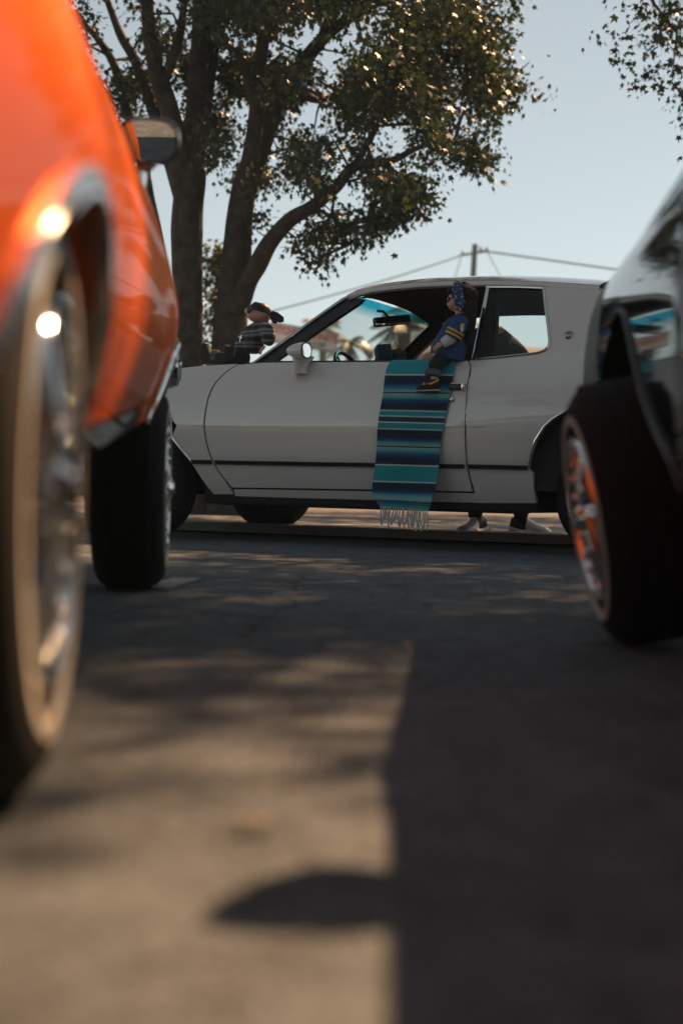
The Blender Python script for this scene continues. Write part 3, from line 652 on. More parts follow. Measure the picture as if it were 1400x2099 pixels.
MB().grid(lambda a, b: Vector((1.84 + 2.05 * a, (2 * b - 1) * SO(1.84 + 2.05 * a, 1.04), 1.065 - 0.10 * a * a + 0.03 * (1 - (2 * b - 1) ** 2))), 14, 12).build('hood', M_orange, orange, T=OPT)
MB().grid(lambda a, b: Vector((-0.72 - 0.6 * a, (2 * b - 1) * SO(-0.72 - 0.6 * a, 1.05), 1.07 - 0.03 * a + 0.03 * (1 - (2 * b - 1) ** 2))), 8, 12).build('trunk_lid', M_orange, orange, T=OPT)
MB().grid(lambda a, b: Vector((1.86 - 0.52 * a, (2 * b - 1) * (0.66 - 0.10 * a), 1.07 + 0.29 * a)), 6, 10).build('windshield', M_smoke, orange, T=OPT)
MB().grid(lambda a, b: Vector((-0.72 + 0.55 * a, (2 * b - 1) * (0.64 - 0.08 * a), 1.08 + 0.28 * a)), 6, 10).build('rear_window', M_smoke, orange, T=OPT)
m = MB(); m.box((3.98, 0, 0.46), (0.13, 1.62, 0.14), bev=0.04); m.build('front_bumper', M_chrome, orange, T=OPT)
m = MB(); m.box((-1.42, 0, 0.48), (0.12, 1.55, 0.14), bev=0.04); m.build('rear_bumper', M_chrome, orange, T=OPT)
m = MB(); m.box((3.93, 0, 0.74), (0.05, 1.3, 0.28), bev=0.02); m.build('grille', M_chrome, orange, T=OPT)
m = MB(); m.box((-1.36, 0, 0.75), (0.05, 1.4, 0.34), bev=0.02); m.build('tail_panel', M_orange, orange, T=OPT)
m = MB(); m.box((1.4, 0, 0.36), (4.6, 0.72, 0.16), bev=0.03); m.box((1.28, 0, 0.34), (1.6, 1.42, 0.12), bev=0.03); m.build('frame', M_dark, orange, T=OPT)
m = MB(); m.box((1.0, 0, 0.72), (2.0, 1.3, 0.6), bev=0.05); m.build('cabin_floor', M_inner, orange, T=OPT)
mk = at(349, 790, 4.98); mk = (Matrix.Translation(oo) @ Matrix.Rotation(orz, 4, 'Z')).inverted() @ mk
m = MB(); m.box((3.62, -SO(3.6, 0.55) + 0.002, 0.50), (0.10, 0.02, 0.05), bev=0.008); m.build('side_marker', M_amber, orange, T=OPT)
for x in (0.0, OW):
    for s in (1, -1): wheel('orange', orange, (x, s * 0.695, 0.312), s)
m = MB(); m.tube([(0, -0.6, 0.31), (0, 0.6, 0.31)], 0.05, 10); m.ellipsoid((0, 0, 0.31), (0.16, 0.16, 0.15)); m.build('rear_axle', M_dark, orange)
m = MB(); m.tube([(OW, -0.58, 0.31), (OW, -0.3, 0.42), (OW, 0.3, 0.42), (OW, 0.58, 0.31)], 0.035, 8); m.build('front_suspension', M_dark, orange)
# chrome door mirror standing on the door top
oI = (Matrix.Translation(oo) @ Matrix.Rotation(orz, 4, 'Z')).inverted()
mc = oI @ at(304, 287, 3.60); mb = oI @ at(291, 392, 3.62)
def mring(x, ry, rz_, n=24, p=2.8, dz=0.0):
    o = []
    for j in range(n):
        t = 2 * pi * j / n; c_, s_ = cos(t), sin(t); o.append(mc + Vector((x, ry * math.copysign(abs(c_) ** (2 / p), c_), dz + rz_ * math.copysign(abs(s_) ** (2 / p), s_))))
    return o
Rm = Matrix.Translation(mc) @ Matrix.Rotation(R(3), 4, 'Z') @ Matrix.Rotation(R(-13), 4, 'Y') @ Matrix.Translation(-mc)
m = MB(); m.rings([mring(0.0, 0.076, 0.055), mring(0.004, 0.081, 0.059), mring(0.03, 0.079, 0.057), mring(0.06, 0.068, 0.048), mring(0.085, 0.048, 0.033), mring(0.10, 0.02, 0.014)]); om = m.build('side_mirror', M_chrome, orange, T=Rm)
m = MB(); m.rings([mring(-0.001, 0.078, 0.058), mring(-0.006, 0.077, 0.057), mring(-0.006, 0.071, 0.051), mring(-0.002, 0.070, 0.050)], caps=False); m.build('mirror_rim', M_strip, om, T=Rm)
m = MB(); m.add(mring(-0.003, 0.0705, 0.0505), [tuple(range(24))], False); m.build('mirror_glass', M_mirror, om, T=Rm)
m = MB(); m.tube([mc + Vector((0.03, 0.0, -0.045)), mc + (mb - mc) * 0.55 + Vector((0.03, 0.008, 0)), mb + Vector((0.02, 0.012, 0.01)), mb + Vector((0.02, 0.016, -0.02))], [0.030, 0.018, 0.022, 0.034], 14, flat=0.7); m.build('mirror_stalk', M_chrome, om)

# ------------------------------------------------------------------ the black car on the right
M_dulled = mat('dulled_black_paint', (0.010, 0.013, 0.017), 0.42, spec=0.25)  # dull dark finish standing in for the dark reflection on the fender front
BA = R(4.5); fwp = at(1207, 1060, 3.08)
dB = Vector((sin(BA), cos(BA), 0)); BWB = 2.9
bo, brz = car_frame(fwp.x - dB.x * BWB, 3.08 - dB.y * BWB, BA, 0.86, 1)
black = thing('black_lowrider', 'glossy black car with tilted wire front wheel at the right edge', 'car', bo, brz)
_sb = interp([(0.24, 0.755), (0.32, 0.775), (0.45, 0.792), (0.58, 0.800), (0.70, 0.798), (0.80, 0.790), (0.87, 0.774), (0.905, 0.750), (0.93, 0.70), (1.0, 0.62), (1.15, 0.52), (1.28, 0.445)])
def SB(u, z):
    y = _sb(z)
    if u > 3.5: y -= 0.06 * (u - 3.5) ** 2
    t = min(1, max(0, (2.15 - u) / 0.45)); y -= 0.042 * t * t * (3 - 2 * t)
    if u < 1.9: y -= 0.016 * (1.9 - max(u, 0.0))
    if u < -0.2: y -= 0.05 * (u + 0.2) ** 2
    return y
bz = 0.905
aBF = [(BWB - 0.74, 0.33), (BWB - 0.66, 0.385), (BWB - 0.52, 0.44), (BWB - 0.40, 0.50), (BWB - 0.28, 0.575), (BWB - 0.14, 0.66), (BWB - 0.02, 0.715), (BWB + 0.10, 0.737), (BWB + 0.20, 0.728), (BWB + 0.32, 0.69), (BWB + 0.42, 0.63), (BWB + 0.49, 0.56), (BWB + 0.53, 0.48)]
_ai = interp([(i, p[0]) for i, p in enumerate(aBF)]); _az = interp([(i, p[1]) for i, p in enumerate(aBF)]); aBF = [(_ai(i / 3), _az(i / 3)) for i in range(3 * (len(aBF) - 1) + 1)]
aBR = arc(0, 0.30, 0.42, 0.36, 180, 0, 16)
bfend = [(2.14, bz)] + [(2.13, 0.33)] + aBF + [(3.44, 0.42), (3.45, 0.60), (3.46, 0.75), (3.46, 0.905), (3.2, 0.922), (2.8, 0.935), (2.4, 0.928)]
bdoor = [(2.13, bz), (2.12, 0.30), (0.75, 0.30), (0.72, 0.6), (0.74, bz)]
bq = [(0.734, bz), (0.714, 0.6), (0.744, 0.30), (0.45, 0.30)] + aBR[::-1] + [(-0.5, 0.32), (-1.2, 0.36), (-1.3, 0.6), (-1.28, 0.82), (-1.1, 0.885), (-0.4, bz)]
for s in (1, -1):
    panel('front_fender', bfend, SB, M_black, black, s, (0.06, 0.03), flange=0.014)
    panel('dulled_fender_front', [(3.448, 0.42), (3.458, 0.60), (3.468, 0.75), (3.468, 0.904), (3.75, 0.892), (3.92, 0.85), (3.98, 0.74), (3.98, 0.6), (3.86, 0.42)], SB, M_dulled, black, s, (0.06, 0.03))  # front of the fender, split off and dulled to lose its pale reflection
    panel('door', bdoor, SB, M_black, black, s, (0.08, 0.03))
    panel('quarter_panel', bq, SB, M_black, black, s, (0.06, 0.03))
    panel('rocker_panel', [(2.12, 0.296), (2.11, 0.24), (0.46, 0.24), (0.76, 0.296)], lambda u, z: SB(u, z) - 0.004, M_black, black, s)
    for L_ in (aBF, aBR):
        m = MB(); m.tube([(u, s * (SB(u, z) + 0.004), z) for u, z in (L_ if L_ is aBR else L_[:25])], 0.004, 8); m.build('wheel_opening_trim', M_strip, black)
    m = MB(); m.tube([(u, s * (SB(u, 0.905) - 0.004), 0.91) for u in (0.0, 0.7, 1.4, 1.95)], 0.008, 8); m.build('belt_moulding', M_chrome, black)
    panel('side_window', [(-0.1, bz + 0.01), (0.15, 1.25), (1.2, 1.26), (1.75, bz + 0.01)], lambda u, z: SB(u, z) - 0.01, M_smoke, black, s)
    panel('roof_pillar', [(-0.12, bz), (-0.75, bz), (-0.2, 1.28), (0.16, 1.28)], lambda u, z: SB(u, z) - 0.002, M_black, black, s)
    m = MB(); m.tube([(1.82, s * (SB(1.8, bz) - 0.01), bz), (1.22, s * (SB(1.2, 1.26)), 1.27)], 0.024, 8); m.build('windshield_pillar', M_black, black)
    for ux in (0.0, BWB + 0.02):
        m = MB(); rr_ = 0.50 if ux == 0 else 0.66
        m.grid(lambda a, b: Vector((ux + rr_ * cos(pi * a), s * (0.34 + (SB(ux + rr_ * cos(pi * a), 0.28 + (0.40 if ux == 0 else 0.49) * sin(pi * a)) - 0.012 - 0.34) * b), 0.28 + (0.40 if ux == 0 else 0.49) * sin(pi * a))), 18, 3)
        m.grid(lambda a, b: Vector((ux + rr_ * (2 * a - 1), s * 0.35, 0.24 + 0.5 * b)), 4, 4); m.build('wheel_housing', M_dark, black)
MB().grid(lambda a, b: Vector((-0.2 + 1.5 * a, (2 * b - 1) * 0.445, 1.262 + 0.05 * (1 - (2 * b - 1) ** 2) - 0.015 * (2 * a - 1) ** 2)), 12, 12).build('roof', M_black, black)
MB().grid(lambda a, b: Vector((1.84 + 2.03 * a, (2 * b - 1) * SB(1.84 + 2.03 * a, 0.895), 0.908 - 0.05 * a * a + 0.035 * (1 - (2 * b - 1) ** 2))), 14, 12).build('hood', M_black, black)
MB().grid(lambda a, b: Vector((-0.72 - 0.55 * a, (2 * b - 1) * SB(-0.72 - 0.55 * a, 0.89), 0.905 - 0.02 * a + 0.03 * (1 - (2 * b - 1) ** 2))), 8, 12).build('trunk_lid', M_black, black)
MB().grid(lambda a, b: Vector((1.85 - 0.62 * a, (2 * b - 1) * (0.68 - 0.24 * a), 0.91 + 0.35 * a)), 6, 10).build('windshield', M_smoke, black)
MB().grid(lambda a, b: Vector((-0.74 + 0.55 * a, (2 * b - 1) * (0.66 - 0.22 * a), 0.91 + 0.35 * a)), 6, 10).build('rear_window', M_smoke, black)
m = MB(); m.box((3.96, 0, 0.52), (0.12, 1.5, 0.13), bev=0.04); m.build('front_bumper', M_chrome, black)
m = MB(); m.box((-1.36, 0, 0.50), (0.12, 1.5, 0.13), bev=0.04); m.build('rear_bumper', M_chrome, black)
m = MB(); m.box((3.90, 0, 0.70), (0.05, 1.25, 0.24), bev=0.02); m.build('grille', M_chrome, black)
m = MB(); m.box((-1.29, 0, 0.68), (0.05, 1.35, 0.30), bev=0.02); m.build('tail_panel', M_black, black)
m = MB(); m.box((1.3, 0, 0.34), (4.4, 0.68, 0.16), bev=0.03); m.box((1.3, 0, 0.29), (1.6, 1.44, 0.10), bev=0.03); m.build('frame', M_dark, black)
m = MB(); m.box((1.0, 0, 0.62), (2.1, 1.28, 0.5), bev=0.05); m.build('cabin_floor', M_inner, black)
wheel('black', black, (BWB, 0.775, 0.288), 1, camber=-R(11.0), steer=R(3)); wheel('black', black, (BWB, -0.775, 0.288), -1, camber=R(11.0), steer=R(3))
wheel('black', black, (0, 0.72, 0.288), 1); wheel('black', black, (0, -0.72, 0.288), -1)
m = MB(); m.tube([(0, -0.62, 0.29), (0, 0.62, 0.29)], 0.05, 10); m.ellipsoid((0, 0, 0.29), (0.15, 0.15, 0.14)); m.build('rear_axle', M_dark, black)
m = MB(); m.tube([(BWB, -0.66, 0.29), (BWB, -0.3, 0.40), (BWB, 0.3, 0.40), (BWB, 0.66, 0.29)], 0.035, 8); m.build('front_suspension', M_dark, black)
# its door mirror (outside the frame; its shadow lies on the asphalt)
for s in (1, -1):
    c0 = Vector((1.66, s * 0.735, 0.975))
    def bring(x, ry, rz_, n=20, p=2.6, s=s, c0=c0): return [c0 + Vector((x, ry * math.copysign(abs(cos(2 * pi * j / n)) ** (2 / p), cos(2 * pi * j / n)), rz_ * math.copysign(abs(sin(2 * pi * j / n)) ** (2 / p), sin(2 * pi * j / n)))) for j in range(n)]
    m = MB(); m.rings([bring(0, 0.076, 0.06), bring(0.004, 0.08, 0.064), bring(0.04, 0.078, 0.062), bring(0.09, 0.062, 0.045), bring(0.13, 0.035, 0.018), bring(0.145, 0.008, 0.005)]); bmr = m.build('side_mirror', M_black, black)
    m = MB(); m.add(bring(-0.001, 0.073, 0.047), [tuple(range(20))], False); m.build('mirror_glass', M_mirror, bmr)
    m = MB(); m.tube([c0 + Vector((0.05, -s * 0.03, -0.02)), c0 + Vector((0.05, -s * 0.10, -0.05)), c0 + Vector((0.05, -s * 0.15, -0.10))], [0.03, 0.026, 0.04], 12); m.build('mirror_foot', M_black, bmr)
# ------------------------------------------------------------------ trees
M_bark = mat('grey_bark', (0.075, 0.062, 0.052), 0.95, var=0.4, scale=9, bump=1.0, bscale=26)
def leaf_mat(name, c0, c1, trans=0.45):
    m = bpy.data.materials.new(name); m.use_nodes = True; n = m.node_tree; n.nodes.clear(); MATS[name] = m
    o = n.nodes.new('ShaderNodeOutputMaterial'); b = n.nodes.new('ShaderNodeBsdfPrincipled'); t = n.nodes.new('ShaderNodeBsdfTranslucent'); mx = n.nodes.new('ShaderNodeMixShader')
    a = n.nodes.new('ShaderNodeVertexColor'); a.layer_name = 'Col'; r = n.nodes.new('ShaderNodeValToRGB'); r.color_ramp.elements[0].color = (*c0, 1); r.color_ramp.elements[1].color = (*c1, 1)
    lk(n, a.outputs[0], r.inputs[0]); lk(n, r.outputs[0], b.inputs['Base Color']); b.inputs['Roughness'].default_value = 0.42; b.inputs['Specular IOR Level'].default_value = 0.5
    g_ = n.nodes.new('ShaderNodeMixRGB'); g_.blend_type = 'MULTIPLY'; g_.inputs[0].default_value = 1; g_.inputs[2].default_value = (1.35, 1.25, 0.6, 1); lk(n, r.outputs[0], g_.inputs[1]); lk(n, g_.outputs[0], t.inputs[0])
    mx.inputs[0].default_value = trans; lk(n, b.outputs[0], mx.inputs[1]); lk(n, t.outputs[0], mx.inputs[2]); lk(n, mx.outputs[0], o.inputs[0]); return m
M_leaf = leaf_mat('maple_leaf', (0.020, 0.034, 0.020), (0.060, 0.084, 0.036), 0.30)
M_leaf2 = leaf_mat('hedge_leaf', (0.04, 0.055, 0.02), (0.14, 0.12, 0.04), 0.35)
_tips = [(-112, 0.50), (-56, 0.86), (0, 1.0), (56, 0.86), (112, 0.50)]
_lp = [(0, -0.10)]
for i, (a_, r_) in enumerate(_tips):
    _lp.append((r_ * sin(R(a_)), r_ * cos(R(a_))))
    if i < 4: b_ = (a_ + _tips[i + 1][0]) / 2; _lp.append((0.44 * sin(R(b_)), 0.44 * cos(R(b_)) + 0.02))
LEAF = np.array([(x, y, -0.22 * (x * x + y * y) + 0.06 * abs(x)) for x, y in _lp])
def leaves(name, pts, dirs, sizes, mat_, parent, rng, tmpl=LEAF, **props):
    n = len(pts); pts = np.asarray(pts, float); dirs = np.asarray(dirs, float); sizes = np.asarray(sizes, float)
    dirs /= np.linalg.norm(dirs, axis=1, keepdims=True) + 1e-9
    rnd = rng.normal(size=(n, 3)); rnd[:, 2] += 1.0
    nrm = rnd - dirs * np.sum(rnd * dirs, axis=1, keepdims=True); nrm /= np.linalg.norm(nrm, axis=1, keepdims=True) + 1e-9
    sd_ = np.cross(dirs, nrm) * (0.40 + 0.6 * rng.random((n, 1))); k = len(tmpl)
    v = pts[:, None, :] + sizes[:, None, None] * (tmpl[None, :, 0, None] * sd_[:, None, :] + tmpl[None, :, 1, None] * dirs[:, None, :] + tmpl[None, :, 2, None] * nrm[:, None, :])
    me = bpy.data.meshes.new(name); me.vertices.add(n * k); me.vertices.foreach_set('co', v.reshape(-1).astype(np.float32))
    me.loops.add(n * k); me.loops.foreach_set('vertex_index', np.arange(n * k, dtype=np.int32)); me.polygons.add(n)
    me.polygons.foreach_set('loop_start', (np.arange(n) * k).astype(np.int32)); me.update(calc_edges=True); me.validate()
    a = me.color_attributes.new('Col', 'FLOAT_COLOR', 'POINT'); c = np.repeat(rng.random(n), k); a.data.foreach_set('color', np.stack([c, c, c, np.ones_like(c)], 1).reshape(-1).astype(np.float32))
    me.materials.append(mat_); return obj(name, me, parent, **props)
def inside(poly, x, y):
    r = False; n = len(poly)
    for i in range(n):
        (x1, y1), (x2, y2) = poly[i], poly[(i + 1) % n]
        if (y1 > y) != (y2 > y) and x < (x2 - x1) * (y - y1) / (y2 - y1) + x1: r = not r
    return r
def limb(name, pts, radii, parent, off=Vector((0, 0, 0)), jit=0.02):
    # resample with slight wander so that the bark line is not ruler straight
    P = [Vector(p) for p in pts]; out = []; rs = []
    for i in range(len(P) - 1):
        p0, p1, p2, p3 = P[max(i - 1, 0)], P[i], P[i + 1], P[min(i + 2, len(P) - 1)]
        for k in range(5):
            t = k / 5; q = 0.5 * ((2 * p1) + (p2 - p0) * t + (2 * p0 - 5 * p1 + 4 * p2 - p3) * t * t + (3 * p1 - p0 - 3 * p2 + p3) * t**3)
            out.append(q + Vector((mnoise.noise(q * 1.3), mnoise.noise(q * 1.3 + Vector((9, 0, 0))), 0)) * jit); rs.append((radii[i] + (radii[i + 1] - radii[i]) * t) * (1 + 0.08 * mnoise.noise(q * 4)))
    out.append(P[-1]); rs.append(radii[-1])
    m = MB(); m.tube([p - off for p in out], rs, 10); return m.build(name, M_bark, parent), out
def spray(centers, rng, per=34, spread=0.17, size=(0.026, 0.066), droop=0.35):
    pts, dirs, sz = [], [], []
    for c in centers:
        ax = rng.normal(size=3); ax[2] = ax[2] * 0.4 - droop; ax /= np.linalg.norm(ax)
        for k in range(per):
            t = rng.random(); off = rng.normal(size=3) * spread * 0.42
            p = np.array(c) + ax * (t - 0.4) * spread * 2.0 + off
            d = off * 2.2 + ax * 0.4 + rng.normal(size=3) * 0.25; d[2] -= droop
            pts.append(p); dirs.append(d); sz.append(size[0] + (size[1] - size[0]) * rng.random())
    return pts, dirs, sz
def twigs(name, centers, limbs, parent, off, rng, share=0.5):
    L = np.array([tuple(p) for l in limbs for p in l]); m = MB()
    for c in centers:
        if rng.random() > share: continue
        c = np.array(c); d = np.linalg.norm(L - c, axis=1) + 0.6 * np.maximum(0, L[:, 2] - c[2]); b = L[int(np.argmin(d))]
        if np.linalg.norm(b - c) > 0.75: continue
        mid = (b + c) / 2 + np.array([0, 0, 0.12 * np.linalg.norm(b - c)]) + rng.normal(size=3) * 0.06
        m.tube([Vector(b) - off, Vector(mid) - off, Vector(c) - off], [0.016, 0.010, 0.004], 4, caps=False)
    return m.build(name, M_bark, parent, kind='stuff')
TY = 13.0
def tp(L, dy=0.0): return [at(x, y, TY + dy + (z if True else 0)) for x, y, z in L]
rng = np.random.default_rng(11)
CROWN = [(40, -720), (40, 150), (190, 235), (250, 330), (330, 310), (380, 380), (470, 330), (500, 395), (545, 500), (575, 470), (620, 540), (690, 548), (720, 520), (755, 500), (775, 440), (830, 465), (872, 400), (905, 350), (985, 372), (1008, 300), (1012, 235), (1118, 205), (1122, 95), (1090, 48), (1050, 110), (1030, 30), (1062, -30), (1050, -280), (950, -520), (700, -760), (300, -800)]
def crown_centers(x0, x1, n, seed):
    r = np.random.default_rng(seed); out = []; tries = 0
    while len(out) < n and tries < n * 40:
        tries += 1; x = x0 + (x1 - x0) * r.random(); y = -780 + 1340 * r.random()
        if not inside(CROWN, x, y): continue
        if mnoise.noise(Vector((x / 75, y / 75, 3.3))) < 0.05: continue
        # thin out the lower fringe so that the sky shows through
        if y > 330 and x < 760 and r.random() < 0.35: continue
        if x > 1012 and r.random() < 0.4: continue
        Y = TY + float(np.clip(r.normal() * 1.5, -3.2, 3.2)) * (0.35 if (x > 960 or y > 380) else 1.0)
        if x < 600 and y > 60 and Y < TY + 0.25 and r.random() < 0.85: Y = TY + 0.3 + abs(Y - TY)
        if x < 470 and y > 40 and r.random() < 0.2: continue
        out.append(tuple(at(x, y, Y)))
    return out
# left tree: trunk with fan of upright limbs, a leaning stem behind the orange car
bA = at(395, 1068, TY); bA.z = 0.0
treeA = thing('shade_tree', 'tall shade tree with several upright limbs, left of the bandana doll', 'tree', bA)
pA = [at(398, 1068, TY), at(388, 900, TY), at(385, 750, TY), at(384, 560, TY), at(386, 430, TY), at(394, 345, TY)]; pA[0].z = -0.05
_, t0 = limb('trunk', pA, [0.22, 0.17, 0.150, 0.142, 0.150, 0.13], treeA, bA)
LA = [t0]
for pts, rs in (([(392, 380, 0), (398, 290, 0), (409, 137, .1), (413, 0, .2), (418, -200, .3), (400, -450, .4)], [0.12, 0.11, 0.10, 0.085, 0.06, 0.03]),
                ([(380, 400, 0), (352, 240, -.2), (322, 137, -.4), (306, 41, -.5), (290, -100, -.6), (260, -350, -.8)], [0.11, 0.09, 0.075, 0.06, 0.05, 0.02]),
                ([(372, 400, .2), (318, 240, .4), (277, 124, .6), (243, 62, .7), (200, -60, 1.0)], [0.09, 0.06, 0.05, 0.042, 0.02]),
                ([(352, 330, .3), (300, 300, .5), (262, 236, .6), (235, 137, .7), (206, 87, .8), (152, 25, 1.0)], [0.06, 0.06, 0.05, 0.045, 0.035, 0.015]),
                ([(404, 290, 0), (428, 170, .3), (438, 103, .4), (446, 0, .6), (455, -180, .8)], [0.08, 0.065, 0.055, 0.045, 0.02]),
                ([(396, 900, -.1), (360, 770, 0.1), (338, 640, .3), (318, 500, .5), (303, 410, .6), (290, 300, .8)], [0.15, 0.11, 0.09, 0.08, 0.07, 0.05]),
                ([(338, 170, -.3), (372, 60, -.6), (380, -60, -.8)], [0.05, 0.04, 0.02])):
    LA.append(limb('limb', tp(pts), rs, treeA, bA)[1])
cA = crown_centers(40, 520, 1050, 21)
P_, D_, S_ = spray(cA, rng); leaves('crown', np.array(P_) - np.array(bA), D_, S_, M_leaf, treeA, rng)
twigs('twigs', cA, LA, treeA, bA, rng, 0.35)
# right tree of the pair: leaning trunk with one long low limb
bB = at(470, 1068, TY); bB.z = 0.0
treeB = thing('shade_tree', 'leaning shade tree behind the bandana doll with a long low limb reaching right', 'tree', bB)
pB = [at(462, 1068, TY), at(466, 900, TY), at(472, 740, TY), at(478, 620, TY), at(486, 530, TY), at(497, 414, TY), at(515, 338, TY)]; pB[0].z = -0.05
_, t1 = limb('trunk', pB, [0.24, 0.18, 0.155, 0.150, 0.138, 0.118, 0.11], treeB, bB)
LB = [t1]
for pts, rs in (([(505, 375, 0), (528, 310, 0), (554, 248, .1), (596, 166, .2), (658, 83, .3), (720, 33, .4), (776, 4, .5), (818, 21, .6), (856, 75, .7), (900, 140, .8)], [0.11, 0.105, 0.09, 0.075, 0.06, 0.05, 0.04, 0.035, 0.025, 0.012]),
                ([(510, 350, -.1), (525, 248, -.3), (533, 145, -.4), (546, 41, -.6), (560, -100, -.8), (590, -350, -1.0)], [0.09, 0.075, 0.065, 0.055, 0.045, 0.02]),
                ([(522, 210, -.3), (507, 150, -.5), (492, 116, -.6), (463, 83, -.8), (440, 20, -1.0)], [0.05, 0.042, 0.036, 0.028, 0.012]),
                ([(488, 640, -.1), (508, 580, -.2), (528, 545, -.3), (554, 497, -.3), (596, 450, -.4), (640, 424, -.5), (690, 383, -.5), (729, 340, -.6), (801, 328, -.7), (860, 300, -.8), (930, 290, -.9)], [0.09, 0.09, 0.085, 0.078, 0.068, 0.062, 0.055, 0.048, 0.034, 0.022, 0.010]),
                ([(729, 340, -.6), (754, 293, -.5), (790, 230, -.4), (850, 170, -.3), (930, 120, -.2)], [0.04, 0.032, 0.026, 0.02, 0.008]),
                ([(640, 424, -.5), (690, 450, -.6), (715, 500, -.6)], [0.02, 0.014, 0.006]),
                ([(596, 166, .2), (640, 200, .5), (700, 190, .8), (800, 130, 1.0), (960, 190, 1.1), (1080, 180, 1.2)], [0.05, 0.042, 0.035, 0.028, 0.018, 0.006]),
                ([(960, 190, 1.1), (1040, 160, 1.1), (1085, 125, 1.1)], [0.014, 0.008, 0.004]),
                ([(658, 83, .3), (700, -40, .6), (760, -200, .8), (820, -400, 1.0)], [0.05, 0.04, 0.03, 0.012])):
    LB.append(limb('limb', tp(pts), rs, treeB, bB)[1])
cB = crown_centers(470, 1130, 1900, 22)
P_, D_, S_ = spray(cB, rng); leaves('crown', np.array(P_) - np.array(bB), D_, S_, M_leaf, treeB, rng)
twigs('twigs', cB, LB, treeB, bB, rng, 0.35)
# tree whose lower branches hang in at the top right; its trunk stands outside the picture
bC = Vector((7.0, 12.6, 0))
treeC = thing('shade_tree', 'broad shade tree whose low branches hang in at the top right', 'tree', bC)
tC = [Vector((7.0, 12.6, -0.05)), Vector((6.9, 12.6, 1.5)), Vector((6.7, 12.5, 3.0)), Vector((6.5, 12.4, 4.2))]
_, t2 = limb('trunk', tC, [0.30, 0.22, 0.20, 0.16], treeC, bC); LC = [t2]
for pts, rs in (([(6.6, 12.4, 3.6), (5.6, 12.2, 4.3), (4.6, 12.0, 4.6), (3.4, 12.0, 4.6), (2.6, 12.0, 4.4)], [0.10, 0.08, 0.055, 0.03, 0.01]),
                ([(6.5, 12.4, 4.2), (5.6, 12.6, 5.6), (5.0, 12.8, 7.0), (4.8, 13.0, 8.4)], [0.12, 0.09, 0.06, 0.02]),
                ([(6.5, 12.4, 4.2), (6.8, 11.6, 5.8), (7.0, 10.8, 7.2), (7.2, 10.2, 8.6)], [0.12, 0.09, 0.06, 0.02]),
                ([(6.6, 12.4, 3.9), (7.8, 13.2, 5.4), (8.6, 13.8, 6.8)], [0.10, 0.07, 0.03]),
                ([(6.2, 12.4, 4.9), (4.8, 11.2, 5.8), (3.9, 10.2, 6.4), (3.2, 8.6, 6.6)], [0.08, 0.06, 0.04, 0.015])):
    LC.append(limb('limb', pts, rs, treeC, bC)[1])
r3 = np.random.default_rng(5); cC = []
for (c, rad, n) in (((4.0, 12.0, 4.62), (1.95, 2.0, 1.40), 440), ((6.6, 12.4, 6.9), (4.0, 4.2, 2.5), 1200), ((4.6, 10.8, 6.3), (2.2, 2.4, 1.5), 600), ((3.1, 8.75, 6.6), (1.9, 2.2, 1.0), 820)):
    k = 0
    while k < n:
        d = r3.normal(size=3); d /= np.linalg.norm(d); d *= r3.random() ** 0.42; p = np.array(c) + d * np.array(rad)
        if mnoise.noise(Vector(p) * 0.9) < -0.20: continue
        cC.append(tuple(p)); k += 1
P_, D_, S_ = spray(cC, r3, per=34, spread=0.20, size=(0.032, 0.072)); leaves('crown', np.array(P_) - np.array(bC), D_, S_, M_leaf, treeC, r3)
twigs('twigs', cC, LC, treeC, bC, r3, 0.25)

# tall tree added out of view to shade the street; only its shade reaches the picture
bE = Vector((8.6, 22.0, 0)); treeE = thing('shade_tree', 'unseen tall tree added for shade across the apron beyond the top right corner', 'tree', bE)
_, t3 = limb('trunk', [Vector((8.6, 22, -0.05)), Vector((8.4, 22, 3)), Vector((7.8, 21.8, 6)), Vector((7.2, 21.6, 9))], [0.3, 0.24, 0.18, 0.08], treeE, bE); cE = []
while len(cE) < 420:
    d = r3.normal(size=3); d /= np.linalg.norm(d); d *= r3.random() ** 0.42; p = np.array((6.6, 21.0, 9.6)) + d * np.array((2.6, 4.2, 2.2))
    if mnoise.noise(Vector(p) * 0.8) > -0.2: cE.append(tuple(p))
P_, D_, S_ = spray(cE, r3, per=15, spread=0.3, size=(0.11, 0.17)); leaves('crown', np.array(P_) - np.array(bE), D_, S_, M_leaf, treeE, r3)
# unseen trees added off frame: the cars' paint mirrors them and they shut out part of the sky
for (bx, by, lab, cc, rr3, sd3) in ((-8.0, 12.5, 'unseen broad tree added left of the upright-limbed tree, beyond the orange car', (-8.2, 12.0, 6.6), (4.2, 4.0, 3.2), 43), (-6.5, -4.5, 'unseen broad tree added behind the orange car on the camera side', (-5.0, -1.6, 5.5), (3.8, 3.8, 2.7), 41), (6.0, -3.0, 'unseen broad tree added behind the black car on the camera side', (4.6, -2.2, 5.3), (4.0, 4.0, 2.8), 42)):
    bF = Vector((bx, by, 0)); tF = thing('shade_tree', lab, 'tree', bF); r4 = np.random.default_rng(sd3); cF = []
    limb('trunk', [Vector((bx, by, -0.05)), Vector((bx, by, 2.0)), Vector((cc[0], cc[1], 4.2))], [0.28, 0.22, 0.14], tF, bF)
    while len(cF) < 520:
        d = r4.normal(size=3); d /= np.linalg.norm(d); d *= r4.random() ** 0.42; p = np.array(cc) + d * np.array(rr3)
        if mnoise.noise(Vector(p) * 0.8) > -0.25: cF.append(tuple(p))
    P_, D_, S_ = spray(cF, r4, per=15, spread=0.3, size=(0.11, 0.17)); leaves('crown', np.array(P_) - np.array(bF), D_, S_, M_leaf, tF, r4)
